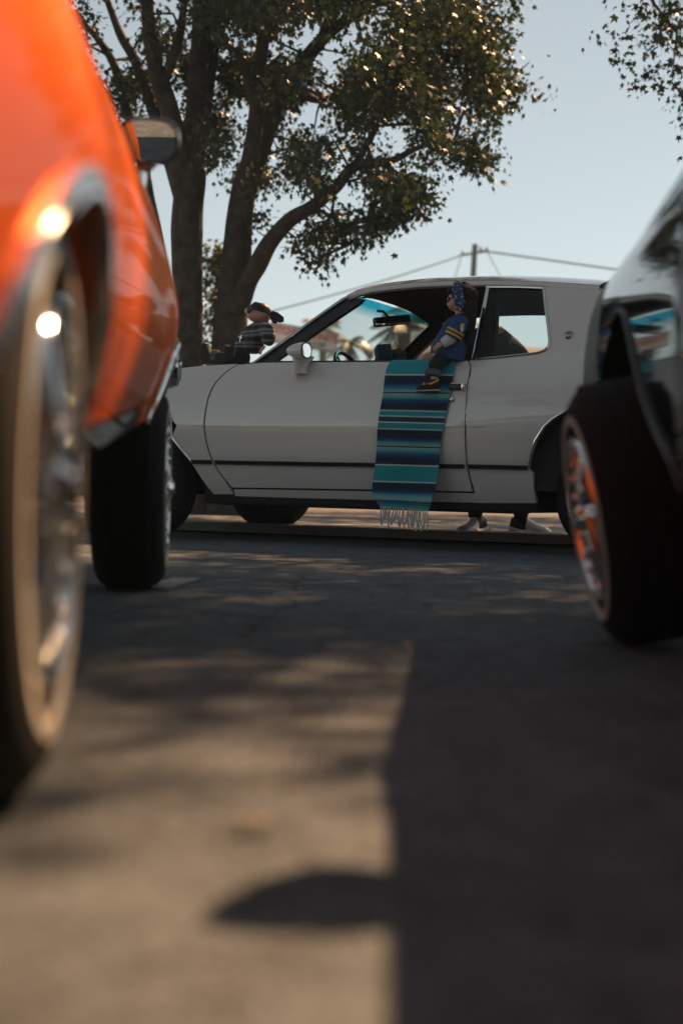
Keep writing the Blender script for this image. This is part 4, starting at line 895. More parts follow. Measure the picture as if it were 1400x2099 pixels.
# ------------------------------------------------------------------ background across the street
M_stucco = mat('tan_stucco', (0.34, 0.27, 0.20), 0.9, var=0.1, scale=3)
M_roof = mat('tan_shingle', (0.25, 0.20, 0.15), 0.9, var=0.3, scale=8)
M_brick = mat('brown_wall', (0.20, 0.095, 0.06), 0.9, var=0.2, scale=4)
M_cream = mat('cream_wall', (0.50, 0.46, 0.40), 0.9, var=0.08, scale=2)
M_glassdark = mat('shop_window', (0.03, 0.04, 0.05), 0.08)
M_wood = mat('weathered_pole', (0.06, 0.045, 0.035), 0.9, var=0.3, scale=10)
M_signw = mat('sign_white', (0.72, 0.70, 0.68), 0.5, var=0.06, scale=4)
M_signr = mat('sign_red', (0.50, 0.05, 0.05), 0.5)
M_signt = mat('sign_teal', (0.05, 0.22, 0.27), 0.5)
M_steel = mat('painted_steel', (0.20, 0.20, 0.20), 0.5, metal=0.5)
# clipped cypress-like tree between the trunks
bD = at(432, 1040, 17.0); bD.z = 0
treeD = thing('slender_tree', 'slender green tree glimpsed between the two big trunks', 'tree', bD)
limb('trunk', [bD + Vector((0, 0, -.05)), bD + Vector((0, 0, 1.5)), bD + Vector((0.03, 0, 3.2))], [0.07, 0.05, 0.02], treeD, bD)
cD = []
for k in range(170):
    z = 0.5 + 2.75 * r3.random(); rr_ = 0.30 * (1.05 - (z / 3.6) ** 2); a_ = r3.random() * 2 * pi; q = r3.random() ** 0.5
    cD.append((bD.x + rr_ * q * cos(a_), bD.y + rr_ * q * sin(a_), z))
P_, D_, S_ = spray(cD, r3, per=12, spread=0.13, size=(0.05, 0.08), droop=0.0); leaves('crown', np.array(P_) - np.array(bD), D_, S_, M_leaf2, treeD, r3)
# low shop with a shingled roof under the sign
def shop(name, label, x0, x1, y0, dep, zw, zr, wallm, roofm, nwin):
    o = Vector(((x0 + x1) / 2, y0, 0)); t = thing(name, label, 'building', o); hw = (x1 - x0) / 2
    m = MB(); m.box((0, dep / 2, zw / 2), (2 * hw, dep, zw)); w_ = m.build('wall', wallm, t)
    m = MB(); m.prism([(-hw - 0.5, -0.7, zw - 0.1), (hw + 0.5, -0.7, zw - 0.1), (hw + 0.3, dep * 0.45, zr), (-hw - 0.3, dep * 0.45, zr)], (0, 0, 0.15))
    m.prism([(-hw - 0.5, dep + 0.5, zw - 0.1), (-hw - 0.3, dep * 0.45 + 0.01, zr), (hw + 0.3, dep * 0.45 + 0.01, zr), (hw + 0.5, dep + 0.5, zw - 0.1)], (0, 0, 0.15)); m.build('roof', roofm, t)
    for k in range(nwin):
        xx = -hw + (k + 0.5) * 2 * hw / nwin; m = MB(); m.box((xx, -0.03, zw * 0.48), (2 * hw / nwin * 0.62, 0.08, zw * 0.5)); f_ = m.build('window', M_cream, t)
        m = MB(); m.box((xx, -0.06, zw * 0.48), (2 * hw / nwin * 0.54, 0.05, zw * 0.42)); m.build('pane', M_glassdark, f_)
    return t
shop('low_shop', 'low tan shop with a shingled roof behind the red-lettered sign', -16, 0.6, 40, 10, 2.9, 4.05, M_stucco, M_roof, 6)
shop('brown_shop', 'brown-walled shop seen through the windshield behind the palm', 1.7, 13, 44, 10, 4.5, 5.2, M_brick, M_roof, 4)
shop('corner_store', 'long dark-roofed store across the street beyond the black car', 15, 40, 34, 12, 3.4, 4.6, M_cream, M_brick, 7)
shop('left_store', 'dark-roofed cream store far behind the orange car', -46, -20, 30, 12, 3.2, 4.4, M_cream, M_brick, 7)
shop('rear_store', 'long brown store behind the camera across the lot', -24, 20, -30, 10, 3.6, 4.8, M_brick, M_roof, 9)
# roof sign
SY = 46.0
sg = [at(556, 661, SY), at(689, 677, SY + 1.0), at(689, 719, SY + 1.0), at(556, 707, SY)]
sb = (sg[2] + sg[3]) / 2; sb.z = 3.4
sign = thing('shop_sign', 'white roof sign with red lettering above the low tan shop', 'sign', sb)
ex = (sg[1] - sg[0]); ex.z = 0; SL = ex.length; ex.normalize(); ez = Vector((0, 0, 1)); ey = ez.cross(ex)
cen = (sg[0] + sg[1] + sg[2] + sg[3]) / 4; SH = 0.62
SMt = Matrix(((ex.x, ey.x, 0, cen.x - sb.x), (ex.y, ey.y, 0, cen.y - sb.y), (0, 0, 1, cen.z - sb.z), (0, 0, 0, 1)))
tilt = Matrix.Rotation(R(5.0), 4, 'Y')
m = MB(); m.box((0, 0.05, 0), (SL, 0.14, SH), bev=0.01); m.build('board', M_signw, sign, T=SMt @ tilt)
m = MB()
for zz in (SH / 2, -SH / 2): m.box((0, 0.05, zz), (SL + 0.05, 0.18, 0.035))
for xx in (-SL / 2, SL / 2): m.box((xx, 0.05, 0), (0.035, 0.18, SH + 0.03))
m.build('frame', M_steel, sign, T=SMt @ tilt)
def text(name, body, size, mat_, parent, M, depth=0.006):
    cu_ = bpy.data.curves.new(name, 'FONT'); cu_.body = body; cu_.size = size; cu_.extrude = depth; cu_.align_x = 'CENTER'; cu_.align_y = 'CENTER'; cu_.offset = 0.012
    o = bpy.data.objects.new(name, cu_); C.objects.link(o); dg = bpy.context.evaluated_depsgraph_get(); me = bpy.data.meshes.new_from_object(o.evaluated_get(dg)); bpy.data.objects.remove(o)
    me.name = name; me.transform(M); me.materials.clear(); me.materials.append(mat_); return obj(name, me, parent)
TM = SMt @ tilt @ Matrix.Translation((0, -0.03, 0.10)) @ Matrix.Rotation(R(90), 4, 'X')
tx = text('lettering', 'KITCHEN CABINETS', 0.34, M_signr, sign, TM @ Matrix.Scale(SL / 3.05, 4, (1, 0, 0)))
TM = SMt @ tilt @ Matrix.Translation((SL * 0.20, -0.03, -0.17)) @ Matrix.Rotation(R(90), 4, 'X'); text('phone_number', '8-1183', 0.24, M_signt, sign, TM)
m = MB()
for xx in (-SL * 0.35, SL * 0.35): m.tube([SMt @ Vector((xx, 0.08, -SH / 2)), Vector((SMt @ Vector((xx, 0.08, 0))).to_tuple()[:2] + (0.0,)) ], 0.04, 8)
m.build('posts', M_steel, sign)
# palms
M_palm = mat('palm_frond', (0.055, 0.075, 0.028), 0.6, var=0.3, scale=3); M_palmdead = mat('palm_thatch', (0.16, 0.11, 0.055), 0.9, var=0.3, scale=3)
def palm(label, px, py, Y, fr, n, seed, dead=0):
    c = at(px, py, Y); b = Vector((c.x, c.y, 0)); r_ = np.random.default_rng(seed); t = thing('palm_tree', label, 'palm', b, group='palms across the street')
    limb('trunk', [Vector((c.x, c.y, -0.05)), Vector((c.x + 0.1, c.y, c.z * 0.5)), Vector((c.x, c.y, c.z))], [0.20, 0.16, 0.13], t, b)
    for k in range(n + dead):
        a_ = 2 * pi * k * 0.618; el = (0.9 - 1.5 * (k / max(1, n))) if k < n else -1.2 - 0.3 * r_.random(); L_ = fr * (0.8 + 0.4 * r_.random()) * (1 if k < n else 0.6); m = MB(); pts = []
        for i in range(9):
            s_ = i / 8; h_ = L_ * s_; e_ = el - 1.3 * s_ * s_
            pts.append(Vector((cos(a_) * h_ * max(0.15, cos(el)) , sin(a_) * h_ * max(0.15, cos(el)), c.z + L_ * (sin(el) * s_ - 0.55 * s_ * s_))))
        m.tube(pts, [0.02 - 0.015 * i / 8 for i in range(9)], 4)
        sdv = Vector((-sin(a_), cos(a_), 0))
        for i in range(1, 9):
            for q in (0, 0.33, 0.66):
                p = pts[i - 1].lerp(pts[i], q); dd = (pts[i] - pts[i - 1]).normalized(); ll = L_ * 0.34 * sin(pi * min(0.97, 0.12 + 0.85 * (i - 1 + q) / 8))
                for s_ in (1, -1):
                    tip = p + sdv * (s_ * ll * 0.8) + dd * ll * 0.5 - Vector((0, 0, ll * 0.55)); m.add([p, p + dd * 0.05, tip], [(0, 1, 2)], False)
        m.build('frond', M_palm if k < n else M_palmdead, t)
palm('small palm rising behind the right end of the roof sign', 660, 672, 60, 1.3, 12, 1)
palm('palm with drooping fronds right of the roof sign', 715, 702, 52, 1.0, 12, 2)
palm('big shaggy palm seen through the windshield left of the round sign', 828, 668, 34, 1.15, 16, 3, dead=8)
palm('bushy palm high behind the round sign', 886, 640, 40, 1.6, 16, 4, dead=6)
# satellite dish
dp = at(757, 716, 40); dsh = thing('satellite_dish', 'grey satellite dish on the low tan shop roof', 'dish', (dp.x, dp.y, dp.z - 0.5))
m = MB(); m.lathe([(0, 0.0), (0.1, 0.008), (0.2, 0.035), (0.27, 0.065), (0.272, 0.055), (0.2, 0.02), (0, -0.012)], 24, Matrix.Translation((0, 0, 0.5)) @ Matrix.Rotation(R(55), 4, 'Z') @ Matrix.Rotation(R(-25), 4, 'X')); m.build('reflector', M_steel, dsh)
m = MB(); m.tube([(0, 0, 0.45), (0.02, 0.02, 0.2), (0.02, 0.02, -0.6)], 0.025, 8); m.build('mast', M_steel, dsh)
# round no-entry style board seen through the windshield
rp = at(862, 700, 30); rs_ = thing('street_sign', 'white square sign with a red ring seen through the windshield', 'sign', (rp.x, rp.y, 0))
m = MB(); m.box((0, 0, rp.z), (0.42, 0.03, 0.42), bev=0.01); m.build('board', M_signw, rs_)
m = MB(); m.tube([(0.13 * cos(2 * pi * k / 24), -0.02, rp.z + 0.13 * sin(2 * pi * k / 24)) for k in range(24)], 0.018, 6, closed=True); m.box((0, -0.02, rp.z), (0.24, 0.01, 0.03), Matrix.Rotation(R(45), 3, 'Y')); m.build('red_ring', M_signr, rs_)
m = MB(); m.tube([(0, 0.03, 0), (0, 0.03, rp.z + 0.3)], 0.03, 8); m.build('post', M_steel, rs_)
# utility pole and wires
UY = 70.0; pt_ = at(973.5, 500, UY); pb_ = at(967, 575, UY); ub = Vector((pb_.x - (pt_.x - pb_.x) * 2.5, UY, 0))
pole = thing('utility_pole', 'dark leaning utility pole rising behind the coupe roof', 'pole', ub)
m = MB(); m.tube([Vector((0, 0, 0)), pt_ - ub], [0.20, 0.135], 12); m.build('post', M_wood, pole)
ca = at(948, 522, UY) - ub; cb = at(998, 514, UY) - ub; m = MB(); m.tube([ca, cb], 0.06, 8); m.build('crossarm', M_wood, pole)
for q in (ca, cb, at(985, 513, UY) - ub): m = MB(); m.lathe([(0.0, -0.1), (0.05, -0.1), (0.10, -0.03), (0.06, 0.02), (0.09, 0.06), (0.0, 0.12)], 12, Matrix.Translation(q + Vector((0, 0, 0.1))) @ Matrix.Rotation(R(90), 4, 'X')); m.build('insulator', M_steel, pole)
def wire(label, pts, r_):
    P = [at(x, y, Y) for x, y, Y in pts]; m = MB(); o = P[0].copy(); out = []
    for i in range(25):
        t = i / 24; out.append((1 - t) ** 2 * P[0] + 2 * t * (1 - t) * P[1] + t * t * P[2] - o)
    m.tube(out, r_, 6); w_ = m.build('overhead_wire', M_wood, None); w_.location = o; tag(w_, label, 'wire')
wire('thin overhead wire sagging down left from the utility pole', [(948, 522, 70), (800, 575, 66), (540, 642, 60)], 0.035)
wire('overhead wire running right from the utility pole', [(985, 513, 70), (1130, 533, 70), (1290, 556, 70)], 0.045)
wire('guy wire slanting down left of the utility pole', [(946, 524, 70), (938, 550, 70), (926, 590, 70)], 0.022)
wire('guy wire slanting down right of the utility pole', [(998, 514, 70), (1014, 545, 70), (1040, 592, 70)], 0.022)
# ------------------------------------------------------------------ soft bodies
def skin(joints, edges, radii, sub=2):
    me = bpy.data.meshes.new('tmp'); me.from_pydata([tuple(j) for j in joints], edges, []); o = bpy.data.objects.new('tmp', me); C.objects.link(o)
    o.modifiers.new('s', 'SKIN'); sv = me.skin_vertices[0].data
    for i, r_ in enumerate(radii): sv[i].radius = (r_, r_) if not isinstance(r_, tuple) else r_; sv[i].use_root = (i == 0)
    o.modifiers.new('b', 'SUBSURF').levels = sub
    dg = bpy.context.evaluated_depsgraph_get(); m2 = bpy.data.meshes.new_from_object(o.evaluated_get(dg)); bpy.data.objects.remove(o); bpy.data.meshes.remove(me)
    b = MB(); b.add([v.co.copy() for v in m2.vertices], [tuple(p.vertices) for p in m2.polygons]); bpy.data.meshes.remove(m2); return b
def face_fn(cheek=0.10, nose=0.16):
    B = [((1, 0, -0.14), nose, 0.16), ((0.93, 0, -0.32), nose * 0.3, 0.14), ((0.72, 0.52, -0.36), cheek, 0.36), ((0.72, -0.52, -0.36), cheek, 0.36), ((0.82, 0, -0.68), 0.10, 0.28), ((0.90, 0.36, 0.12), -0.06, 0.20), ((0.90, -0.36, 0.12), -0.06, 0.20),
         ((0.92, 0, -0.50), 0.05, 0.10), ((0.95, 0, -0.43), -0.035, 0.06), ((0.8, 0, 0.45), 0.04, 0.4)]
    B = [(Vector(a).normalized(), b, c) for a, b, c in B]
    def f(d):
        k = 1.0
        for a, b, c in B: k += b * math.exp(-((d - a).length / c) ** 2)
        if d.z < 0: k *= 1 - 0.10 * d.z * d.z
        return k
    return f
def head(b, c, r_, M, mi=0, cheek=0.10, nose=0.16):
    b.ellipsoid(c, r_, M, 26, 32, face_fn(cheek, nose), mi)
    for s in (1, -1):      # ears
        ec = Vector(c) + M @ Vector((-0.05 * r_[0], s * 0.99 * r_[1], -0.12 * r_[2]))
        b.ellipsoid(ec, (0.17 * r_[0], 0.09 * r_[1], 0.26 * r_[2]), M, 8, 10, None, mi)
    return b
def hand(b, w_, fwd, up, size, spread=0.35, curl=0.5, mi=0, thumb=1):
    """palm and five fingers: w_ wrist, fwd finger direction, up back of the hand"""
    f = Vector(fwd).normalized(); u = (Vector(up) - f * Vector(up).dot(f)).normalized(); s = f.cross(u); w_ = Vector(w_)
    M = Matrix((f, s, u)).transposed()
    b.ellipsoid(w_ + f * size * 0.30, (size * 0.34, size * 0.25, size * 0.13), M, 10, 14, None, mi)
    for k, (o, L_) in enumerate(((-0.17, 0.40), (-0.06, 0.47), (0.05, 0.45), (0.155, 0.36))):
        a = w_ + f * size * 0.50 + s * (o * size); d = (f + s * o * spread * 2).normalized(); pts = [a]
        for q in range(3):
            an = curl * (q + 0.3); d2 = d * cos(an) - u * sin(an); pts.append(pts[-1] + d2 * size * L_ / 3)
        b.tube(pts, [size * 0.062, size * 0.058, size * 0.052, size * 0.036], 8, mi=mi)
    a = w_ + f * size * 0.18 - s * (thumb * size * 0.20); d = (f * 0.75 - s * thumb * 0.75 - u * 0.15).normalized()
    b.tube([a, a + d * size * 0.17, a + (d + f * 0.5).normalized() * size * 0.34], [size * 0.075, size * 0.068, size * 0.045], 8, mi=mi)
    return b
def shoe(b, heel, fwd, up, L_, wd, hgt, mi_up=0, mi_sole=1, mi_toe=None):
    f = Vector(fwd).normalized(); u = (Vector(up) - f * Vector(up).dot(f)).normalized(); s = f.cross(u); heel = Vector(heel)
    st = [(0.0, 0.30, 0.66), (0.04, 0.62, 0.92), (0.16, 0.80, 1.0), (0.30, 0.80, 1.0), (0.44, 0.82, 0.86), (0.58, 0.92, 0.66), (0.72, 1.0, 0.54), (0.86, 0.92, 0.46), (0.95, 0.66, 0.36), (1.0, 0.30, 0.20)]
    def ring(t, w_, h0, h1, n=14):
        o = []
        for j in range(n):
            a = 2 * pi * j / n; c_, s_ = cos(a), sin(a); zz = h0 + (h1 - h0) * (0.5 + 0.5 * math.copysign(abs(s_) ** 0.7, s_)); taper = 1 - 0.34 * max(0, (zz - h0) / max(1e-4, h1 - h0)) ** 2
            o.append(heel + f * (t * L_) + s * (wd / 2 * w_ * taper * math.copysign(abs(c_) ** 0.8, c_)) + u * zz)
        return o
    so_ = 0.16 * hgt
    b.rings([ring(t, w_, so_ * 0.8, hgt * h_) for t, w_, h_ in st], mi=mi_up)
    if mi_toe is not None: b.rings([ring(t, w_ * 1.05, so_ * 0.8, hgt * h_ * 1.06) for t, w_, h_ in st[4:]], mi=mi_toe)
    b.rings([ring(t if 0 < t < 1 else (t - 0.012 if t == 0 else t + 0.012), w_ * 1.08 + 0.02, 0, so_) for t, w_, h_ in st], mi=mi_sole)
    return b
M_skin = mat('doll_vinyl', (0.54, 0.30, 0.23), 0.45, var=0.08, scale=30); M_lip = mat('doll_lips', (0.40, 0.10, 0.09), 0.4)
M_shade = mat('dark_lens', (0.006, 0.006, 0.007), 0.06, coat=1.0)
M_denim = mat('dark_denim', (0.012, 0.016, 0.024), 0.9, var=0.35, scale=120, bump=0.4, bscale=220)
M_denimc = mat('denim_cuff', (0.085, 0.10, 0.115), 0.9, var=0.25, scale=140, bump=0.4, bscale=220)
M_shoe = mat('black_suede', (0.010, 0.010, 0.012), 0.8, var=0.3, scale=90); M_sole = mat('white_rubber', (0.50, 0.47, 0.43), 0.6); M_soledark = mat('dark_sole', (0.035, 0.034, 0.032), 0.85, var=0.4, scale=160, bump=0.9, bscale=150)
M_jersey = mat('royal_blue_jersey', (0.004, 0.045, 0.15), 0.6, var=0.12, scale=40, bump=0.3, bscale=60)
M_gold = mat('gold_twill', (0.72, 0.34, 0.03), 0.6); M_cotton = mat('white_cotton', (0.58, 0.57, 0.60), 0.85, bump=0.3, bscale=80); M_hoop = mat('gold_metal', (0.8, 0.55, 0.25), 0.15, metal=1.0)
M_hair = mat('brown_hair', (0.012, 0.007, 0.005), 0.6, spec=0.25, var=0.5, scale=70, bump=0.8, bscale=90)
def dots_mat():
    m, n, b = node_mat('blue_paisley'); tc = n.nodes.new('ShaderNodeTexCoord'); v = n.nodes.new('ShaderNodeTexVoronoi'); v.inputs['Scale'].default_value = 55; lk(n, tc.outputs['Object'], v.inputs['Vector'])
    r = n.nodes.new('ShaderNodeValToRGB'); e = r.color_ramp.elements; e[0].position = 0.0; e[0].color = (0.012, 0.05, 0.15, 1); e[1].position = 1.0; e[1].color = (0.012, 0.05, 0.15, 1); r.color_ramp.interpolation = 'CONSTANT'
    for p, c in ((0.14, (0.42, 0.50, 0.58)), (0.24, (0.012, 0.05, 0.15)), (0.34, (0.30, 0.38, 0.48)), (0.40, (0.012, 0.05, 0.15))): k = r.color_ramp.elements.new(p); k.color = (*c, 1)
    lk(n, v.outputs['Distance'], r.inputs[0]); lk(n, r.outputs[0], b.inputs['Base Color']); b.inputs['Roughness'].default_value = 0.8; return m
M_paisley = dots_mat()
def plaid_mat():
    m, n, b = node_mat('grey_plaid'); tc = n.nodes.new('ShaderNodeTexCoord'); outs = []
    for ax, sc in (('Z', 10.0), ('X', 6.0)):
        w_ = n.nodes.new('ShaderNodeTexWave'); w_.bands_direction = ax; w_.inputs['Scale'].default_value = sc / pi * 1.6; w_.inputs['Distortion'].default_value = 0.6; w_.inputs['Detail'].default_value = 0; lk(n, tc.outputs['Object'], w_.inputs['Vector'])
        r = n.nodes.new('ShaderNodeValToRGB'); r.color_ramp.interpolation = 'CONSTANT'; e = r.color_ramp.elements; e[0].color = (0.014, 0.016, 0.020, 1); e[1].position = 0.28; e[1].color = (0.13, 0.14, 0.155, 1)
        k = r.color_ramp.elements.new(0.58); k.color = (0.27, 0.265, 0.275, 1); k = r.color_ramp.elements.new(0.93); k.color = (0.05, 0.055, 0.065, 1)
        lk(n, w_.outputs['Fac'], r.inputs[0]); outs.append(r)
    mx = n.nodes.new('ShaderNodeMixRGB'); mx.inputs[0].default_value = 0.18; lk(n, outs[0].outputs[0], mx.inputs[1]); lk(n, outs[1].outputs[0], mx.inputs[2]); lk(n, mx.outputs[0], b.inputs['Base Color']); b.inputs['Roughness'].default_value = 0.9; return m
M_plaid = plaid_mat()
M_bandana = mat('black_bandana', (0.012, 0.014, 0.017), 0.85, var=0.5, scale=110)
M_silver = mat('silver', (0.75, 0.75, 0.75), 0.2, metal=1.0)
def band(b, c, e1, e2, e3, a, w2, w_, n=36, wav=0.0, thick=0.004, mi=0):
    """a cloth band: runs round in the plane e1-e2 with half axes a, w2; width w_ along e3"""
    rings = []
    for j in range(n):
        t = 2 * pi * j / n; o = []
        for q in range(7):
            s_ = q / 6 - 0.5; k = 1 + 0.02 * (1 - (2 * s_) ** 2) + wav * sin(t * 9 + s_ * 8); o.append(Vector(c) + e1 * (cos(t) * a * k) + e2 * (sin(t) * w2 * k) + e3 * (s_ * w_))
        rings.append(o)
    rings.append(rings[0]); b.rings(rings, closed=False, caps=False, mi=mi); return b
# ---- the doll in the blue jersey, sitting on the door sill
JO = cl(918, 741, 0.87); jd = thing('jersey_doll', 'doll in a blue jersey and blue headband sitting on the door sill over the blanket', 'doll', WM @ JO, WR)
JT = Matrix.Translation(-JO)
def J(px, py, y): return cl(px, py, y)
yc = 0.865
hemt = [(884, 950, 732, 0.072, 9), (885, 953, 716, 0.074, 6), (891, 956, 700, 0.074, 3), (899, 957, 686, 0.072, 1), (907, 957, 673, 0.072, 0), (912, 957, 663, 0.074, 0), (919, 957, 654, 0.070, -1), (928, 955, 647.5, 0.052, -2), (937, 951, 643, 0.030, -2)]
def tor(px0, px1, py, ry, tl, n=28, grow=0.0):
    o = []
    for j in range(n):
        t = 2 * pi * j / n; fx = 0.5 - 0.5 * cos(t); k = 1 + 0.025 * sin(5 * t + py * 0.3)
        p = J(px0 + (px1 - px0) * fx, py + tl * (2 * fx - 1), yc); c_ = J((px0 + px1) / 2, py, yc)
        q = c_ + (p - c_) * k; o.append(Vector((q.x, yc + (ry + grow) * sin(t) * k, q.z)))
    return o
m = MB(); m.rings([tor(*h_) for h_ in hemt]); jer = m.build('jersey', M_jersey, jd, T=JT, ang=60)
def ty(px, py):      # near surface of the jersey
    for i in range(len(hemt) - 1):
        a, b_ = hemt[i], hemt[i + 1]
        if b_[2] <= py <= a[2]:
            t = (a[2] - py) / (a[2] - b_[2]); x0 = a[0] + (b_[0] - a[0]) * t; x1 = a[1] + (b_[1] - a[1]) * t; ry = a[3] + (b_[3] - a[3]) * t
            k = max(0.0, 1 - ((px - (x0 + x1) / 2) / ((x1 - x0) / 2)) ** 2); return yc + ry * math.sqrt(k)
    return yc
def patch(name, poly, mat_, parent, yoff=0.004, yfn=ty):
    m = MB(); P = [J(x, y, yfn(x, y) + yoff) for x, y in poly]; m.prism(P, (0, -0.004, 0)); return m.build(name, mat_, parent, T=JT)
patch('number', [(911.5, 661.5), (917, 659), (918, 664), (914.5, 673), (909.5, 684), (904.5, 684.5), (908.5, 675.5), (906.5, 671)], M_gold, jer, 0.012)
patch('collar', [(937, 642), (943, 640.5), (955, 644), (960, 647), (958, 651), (950, 649), (943, 645.5)], M_gold, jer, 0.012)
# near sleeve with two gold stripes, shoulder emblem, undersleeve and hand
sl = [J(946, 655, 0.912), J(941, 666, 0.938), J(935, 678, 0.948), J(927, 692, 0.952)]
m = MB(); m.tube(sl, [0.040, 0.046, 0.046, 0.044], 18); slv = m.build('sleeve', M_jersey, jd, T=JT)
for t0_, t1_ in ((0.46, 0.60), (0.74, 0.88)):
    p0 = sl[1].lerp(sl[3], t0_); p1 = sl[1].lerp(sl[3], t1_); m = MB(); m.tube([p0, p1], 0.0505, 18, caps=False); m.build('sleeve_stripe', M_gold, slv, T=JT)
em = [(944.5, 663), (949, 662), (951, 666), (948.5, 668), (950, 672), (947, 679), (944.5, 680), (943.5, 673), (943, 667)]
m = MB(); m.prism([J(x, y, 0.985) for x, y in em], (0, -0.012, 0)); m.build('emblem', M_cotton, slv, T=JT)
m = MB(); m.prism([J(x, y, 0.9875) for x, y in [(944.5, 664), (948.5, 663), (949.5, 666), (946.5, 668.5), (944.3, 667.5)]], (0, -0.010, 0)); m.build('emblem_horn', M_gold, slv, T=JT)
m = MB(); us = [J(929, 690, 0.952), J(918, 697, 0.965), J(907, 704, 0.975)]; m.tube(us, [0.032, 0.031, 0.027], 14); m.build('undersleeve', M_cotton, jd, T=JT)
m = MB(); hand(m, J(907, 704, 0.975), J(893, 711, 0.985) - J(907, 704, 0.975), (0.35, 0.9, 0.25), 0.066, curl=0.3, thumb=-1); m.build('hand', M_skin, jd, T=JT)
# far arm
m = MB(); m.tube([J(944, 657, 0.80), J(930, 678, 0.775), J(914, 694, 0.78)], [0.038, 0.042, 0.036], 14); m.build('sleeve', M_jersey, jd, T=JT)
m = MB(); hand(m, J(912, 696, 0.78), (1, 0.1, -0.5), (0.3, -0.8, 0.4), 0.066, curl=0.4); m.build('hand', M_skin, jd, T=JT)
# jeans with turned-up cuffs
hp_ = J(920, 733, yc); b1 = skin([hp_, J(928, 729, yc), J(908, 735, 0.915), J(893, 746, 0.968), J(888, 761, 0.980), J(908, 735, 0.815), J(895, 752, 0.77), J(892, 775, 0.755)], [(0, 1), (0, 2), (2, 3), (3, 4), (0, 5), (5, 6), (6, 7)], [0.062, 0.055, 0.050, 0.044, 0.040, 0.050, 0.044, 0.040]); b1.build('jeans', M_denim, jd, T=JT)
for (a, b_) in ((J(889.5, 757.5, 0.980), J(887, 771, 0.985)), (J(892, 772, 0.756), J(891, 786, 0.752))):
    m = MB(); m.tube([a, a.lerp(b_, 0.1), a.lerp(b_, 0.9), b_], [0.041, 0.045, 0.046, 0.040], 18); m.build('cuff', M_denimc, jd, T=JT)
hl = J(899, 800, 0.985); tow = J(851, 801, 1.0)
sh_l = (tow - hl).length
m = MB(); shoe(m, hl + Vector((-0.004, 0, -0.004)), tow - hl, (0, 0.06, 1), sh_l, 0.062, 0.066); sh1 = m.build('shoe', [M_shoe, M_sole], jd, T=JT)
m = MB(); fd = (tow - hl).normalized(); sd0 = fd.cross(Vector((0, 0, 1)))
sole = [hl + fd * (sh_l * t) + sd0 * (0.029 * w_ * s_) + Vector((-0.004, 0, -0.007)) for s_, L_ in ((1, ((0.02, 0.5), (0.12, 0.85), (0.4, 0.85), (0.7, 1.0), (0.9, 0.85), (0.99, 0.4))), (-1, ((0.99, 0.4), (0.9, 0.85), (0.7, 1.0), (0.4, 0.85), (0.12, 0.85), (0.02, 0.5)))) for t, w_ in L_]
m.prism(sole, (0, 0, 0.004)); m.build('sole', M_soledark, sh1, T=JT)
sw_ = [(866, 789), (867.5, 783.5), (872, 786.5), (880, 785), (890, 780.5), (899, 777), (897, 781), (889, 785), (879, 789.5), (871, 791.5)]
m = MB(); m.prism([J(x, y, 1.015) for x, y in sw_], (0, -0.014, 0)); m.build('side_stripe', M_gold, sh1, T=JT)
m = MB(); m.tube([J(895, 774, 0.965), J(886, 775.5, 0.985)], [0.020, 0.018], 12); m.build('sock', M_cotton, jd, T=JT)
m = MB(); shoe(m, J(899, 812, 0.75), (1, 0, -0.05), (0, 0, 1), sh_l, 0.062, 0.066); m.build('shoe', [M_shoe, M_sole], jd, T=JT)
# head, hair, headband, glasses, earring
hc = J(942.5, 616, yc); hM = Matrix.Rotation(R(8), 3, 'Z') @ Matrix.Rotation(R(4), 3, 'Y')
m = MB(); m.tube([J(945, 648, yc), hc + Vector((0, 0, -0.03))], [0.030, 0.028], 12); head(m, hc, (0.064, 0.060, 0.070), hM, cheek=0.09); m.build('head', M_skin, jd, T=JT)
m = MB(); hc2 = J(952, 607, yc)
m.ellipsoid(hc2, (0.078, 0.072, 0.066), hM, 16, 24, lambda d: 1 + 0.03 * mnoise.noise(d * 6)); m.ellipsoid(J(932, 597, yc), (0.046, 0.055, 0.030), hM, 12, 16)
rg = []
for (px, py, rx, ry) in ((960, 602, 0.034, 0.062), (963, 618, 0.038, 0.060), (966, 640, 0.030, 0.054), (965, 660, 0.027, 0.048), (963, 680, 0.023, 0.040), (961, 698, 0.015, 0.024), (960, 706, 0.005, 0.010)):
    c_ = J(px, py, yc); rg.append([c_ + Vector((rx * cos(2 * pi * k / 18) * (1 + 0.10 * sin(5 * k)), ry * sin(2 * pi * k / 18) * (1 + 0.08 * sin(7 * k)), 0)) for k in range(18)])
m.rings(rg); m.build('hair', M_hair, jd, T=JT)
e1 = (J(944, 582, yc) - J(956, 637, yc)).normalized(); e3 = Vector((0, 1, 0)).cross(e1).normalized(); bc = J(949.5, 609, yc)
m = MB(); band(m, bc, e1, Vector((0, 1, 0)), e3, 0.082, 0.079, 0.060, wav=0.012)
for s_ in (-1, 1): m.ellipsoid(J(947, 581.5, yc) + Vector((s_ * 0.014, s_ * 0.028, 0.0)), (0.020, 0.032, 0.014), None, 8, 12, lambda d: 1 + 0.12 * mnoise.noise(d * 4))
m.ellipsoid(J(946, 582, yc), (0.016, 0.016, 0.016), None, 8, 10); m.build('headband', M_paisley, jd, T=JT)
m = MB()
for s_ in (1, -1):
    c_ = hc + hM @ Vector((0.056, s_ * 0.027, 0.008)); m.ellipsoid(c_, (0.010, 0.024, 0.017), hM @ Matrix.Rotation(R(s_ * 18), 3, 'Z'), 8, 14)
    m.tube([hc + hM @ Vector((0.052, s_ * 0.048, 0.012)), hc + hM @ Vector((0.02, s_ * 0.064, 0.010)), hc + hM @ Vector((-0.01, s_ * 0.064, 0.002))], 0.003, 6)
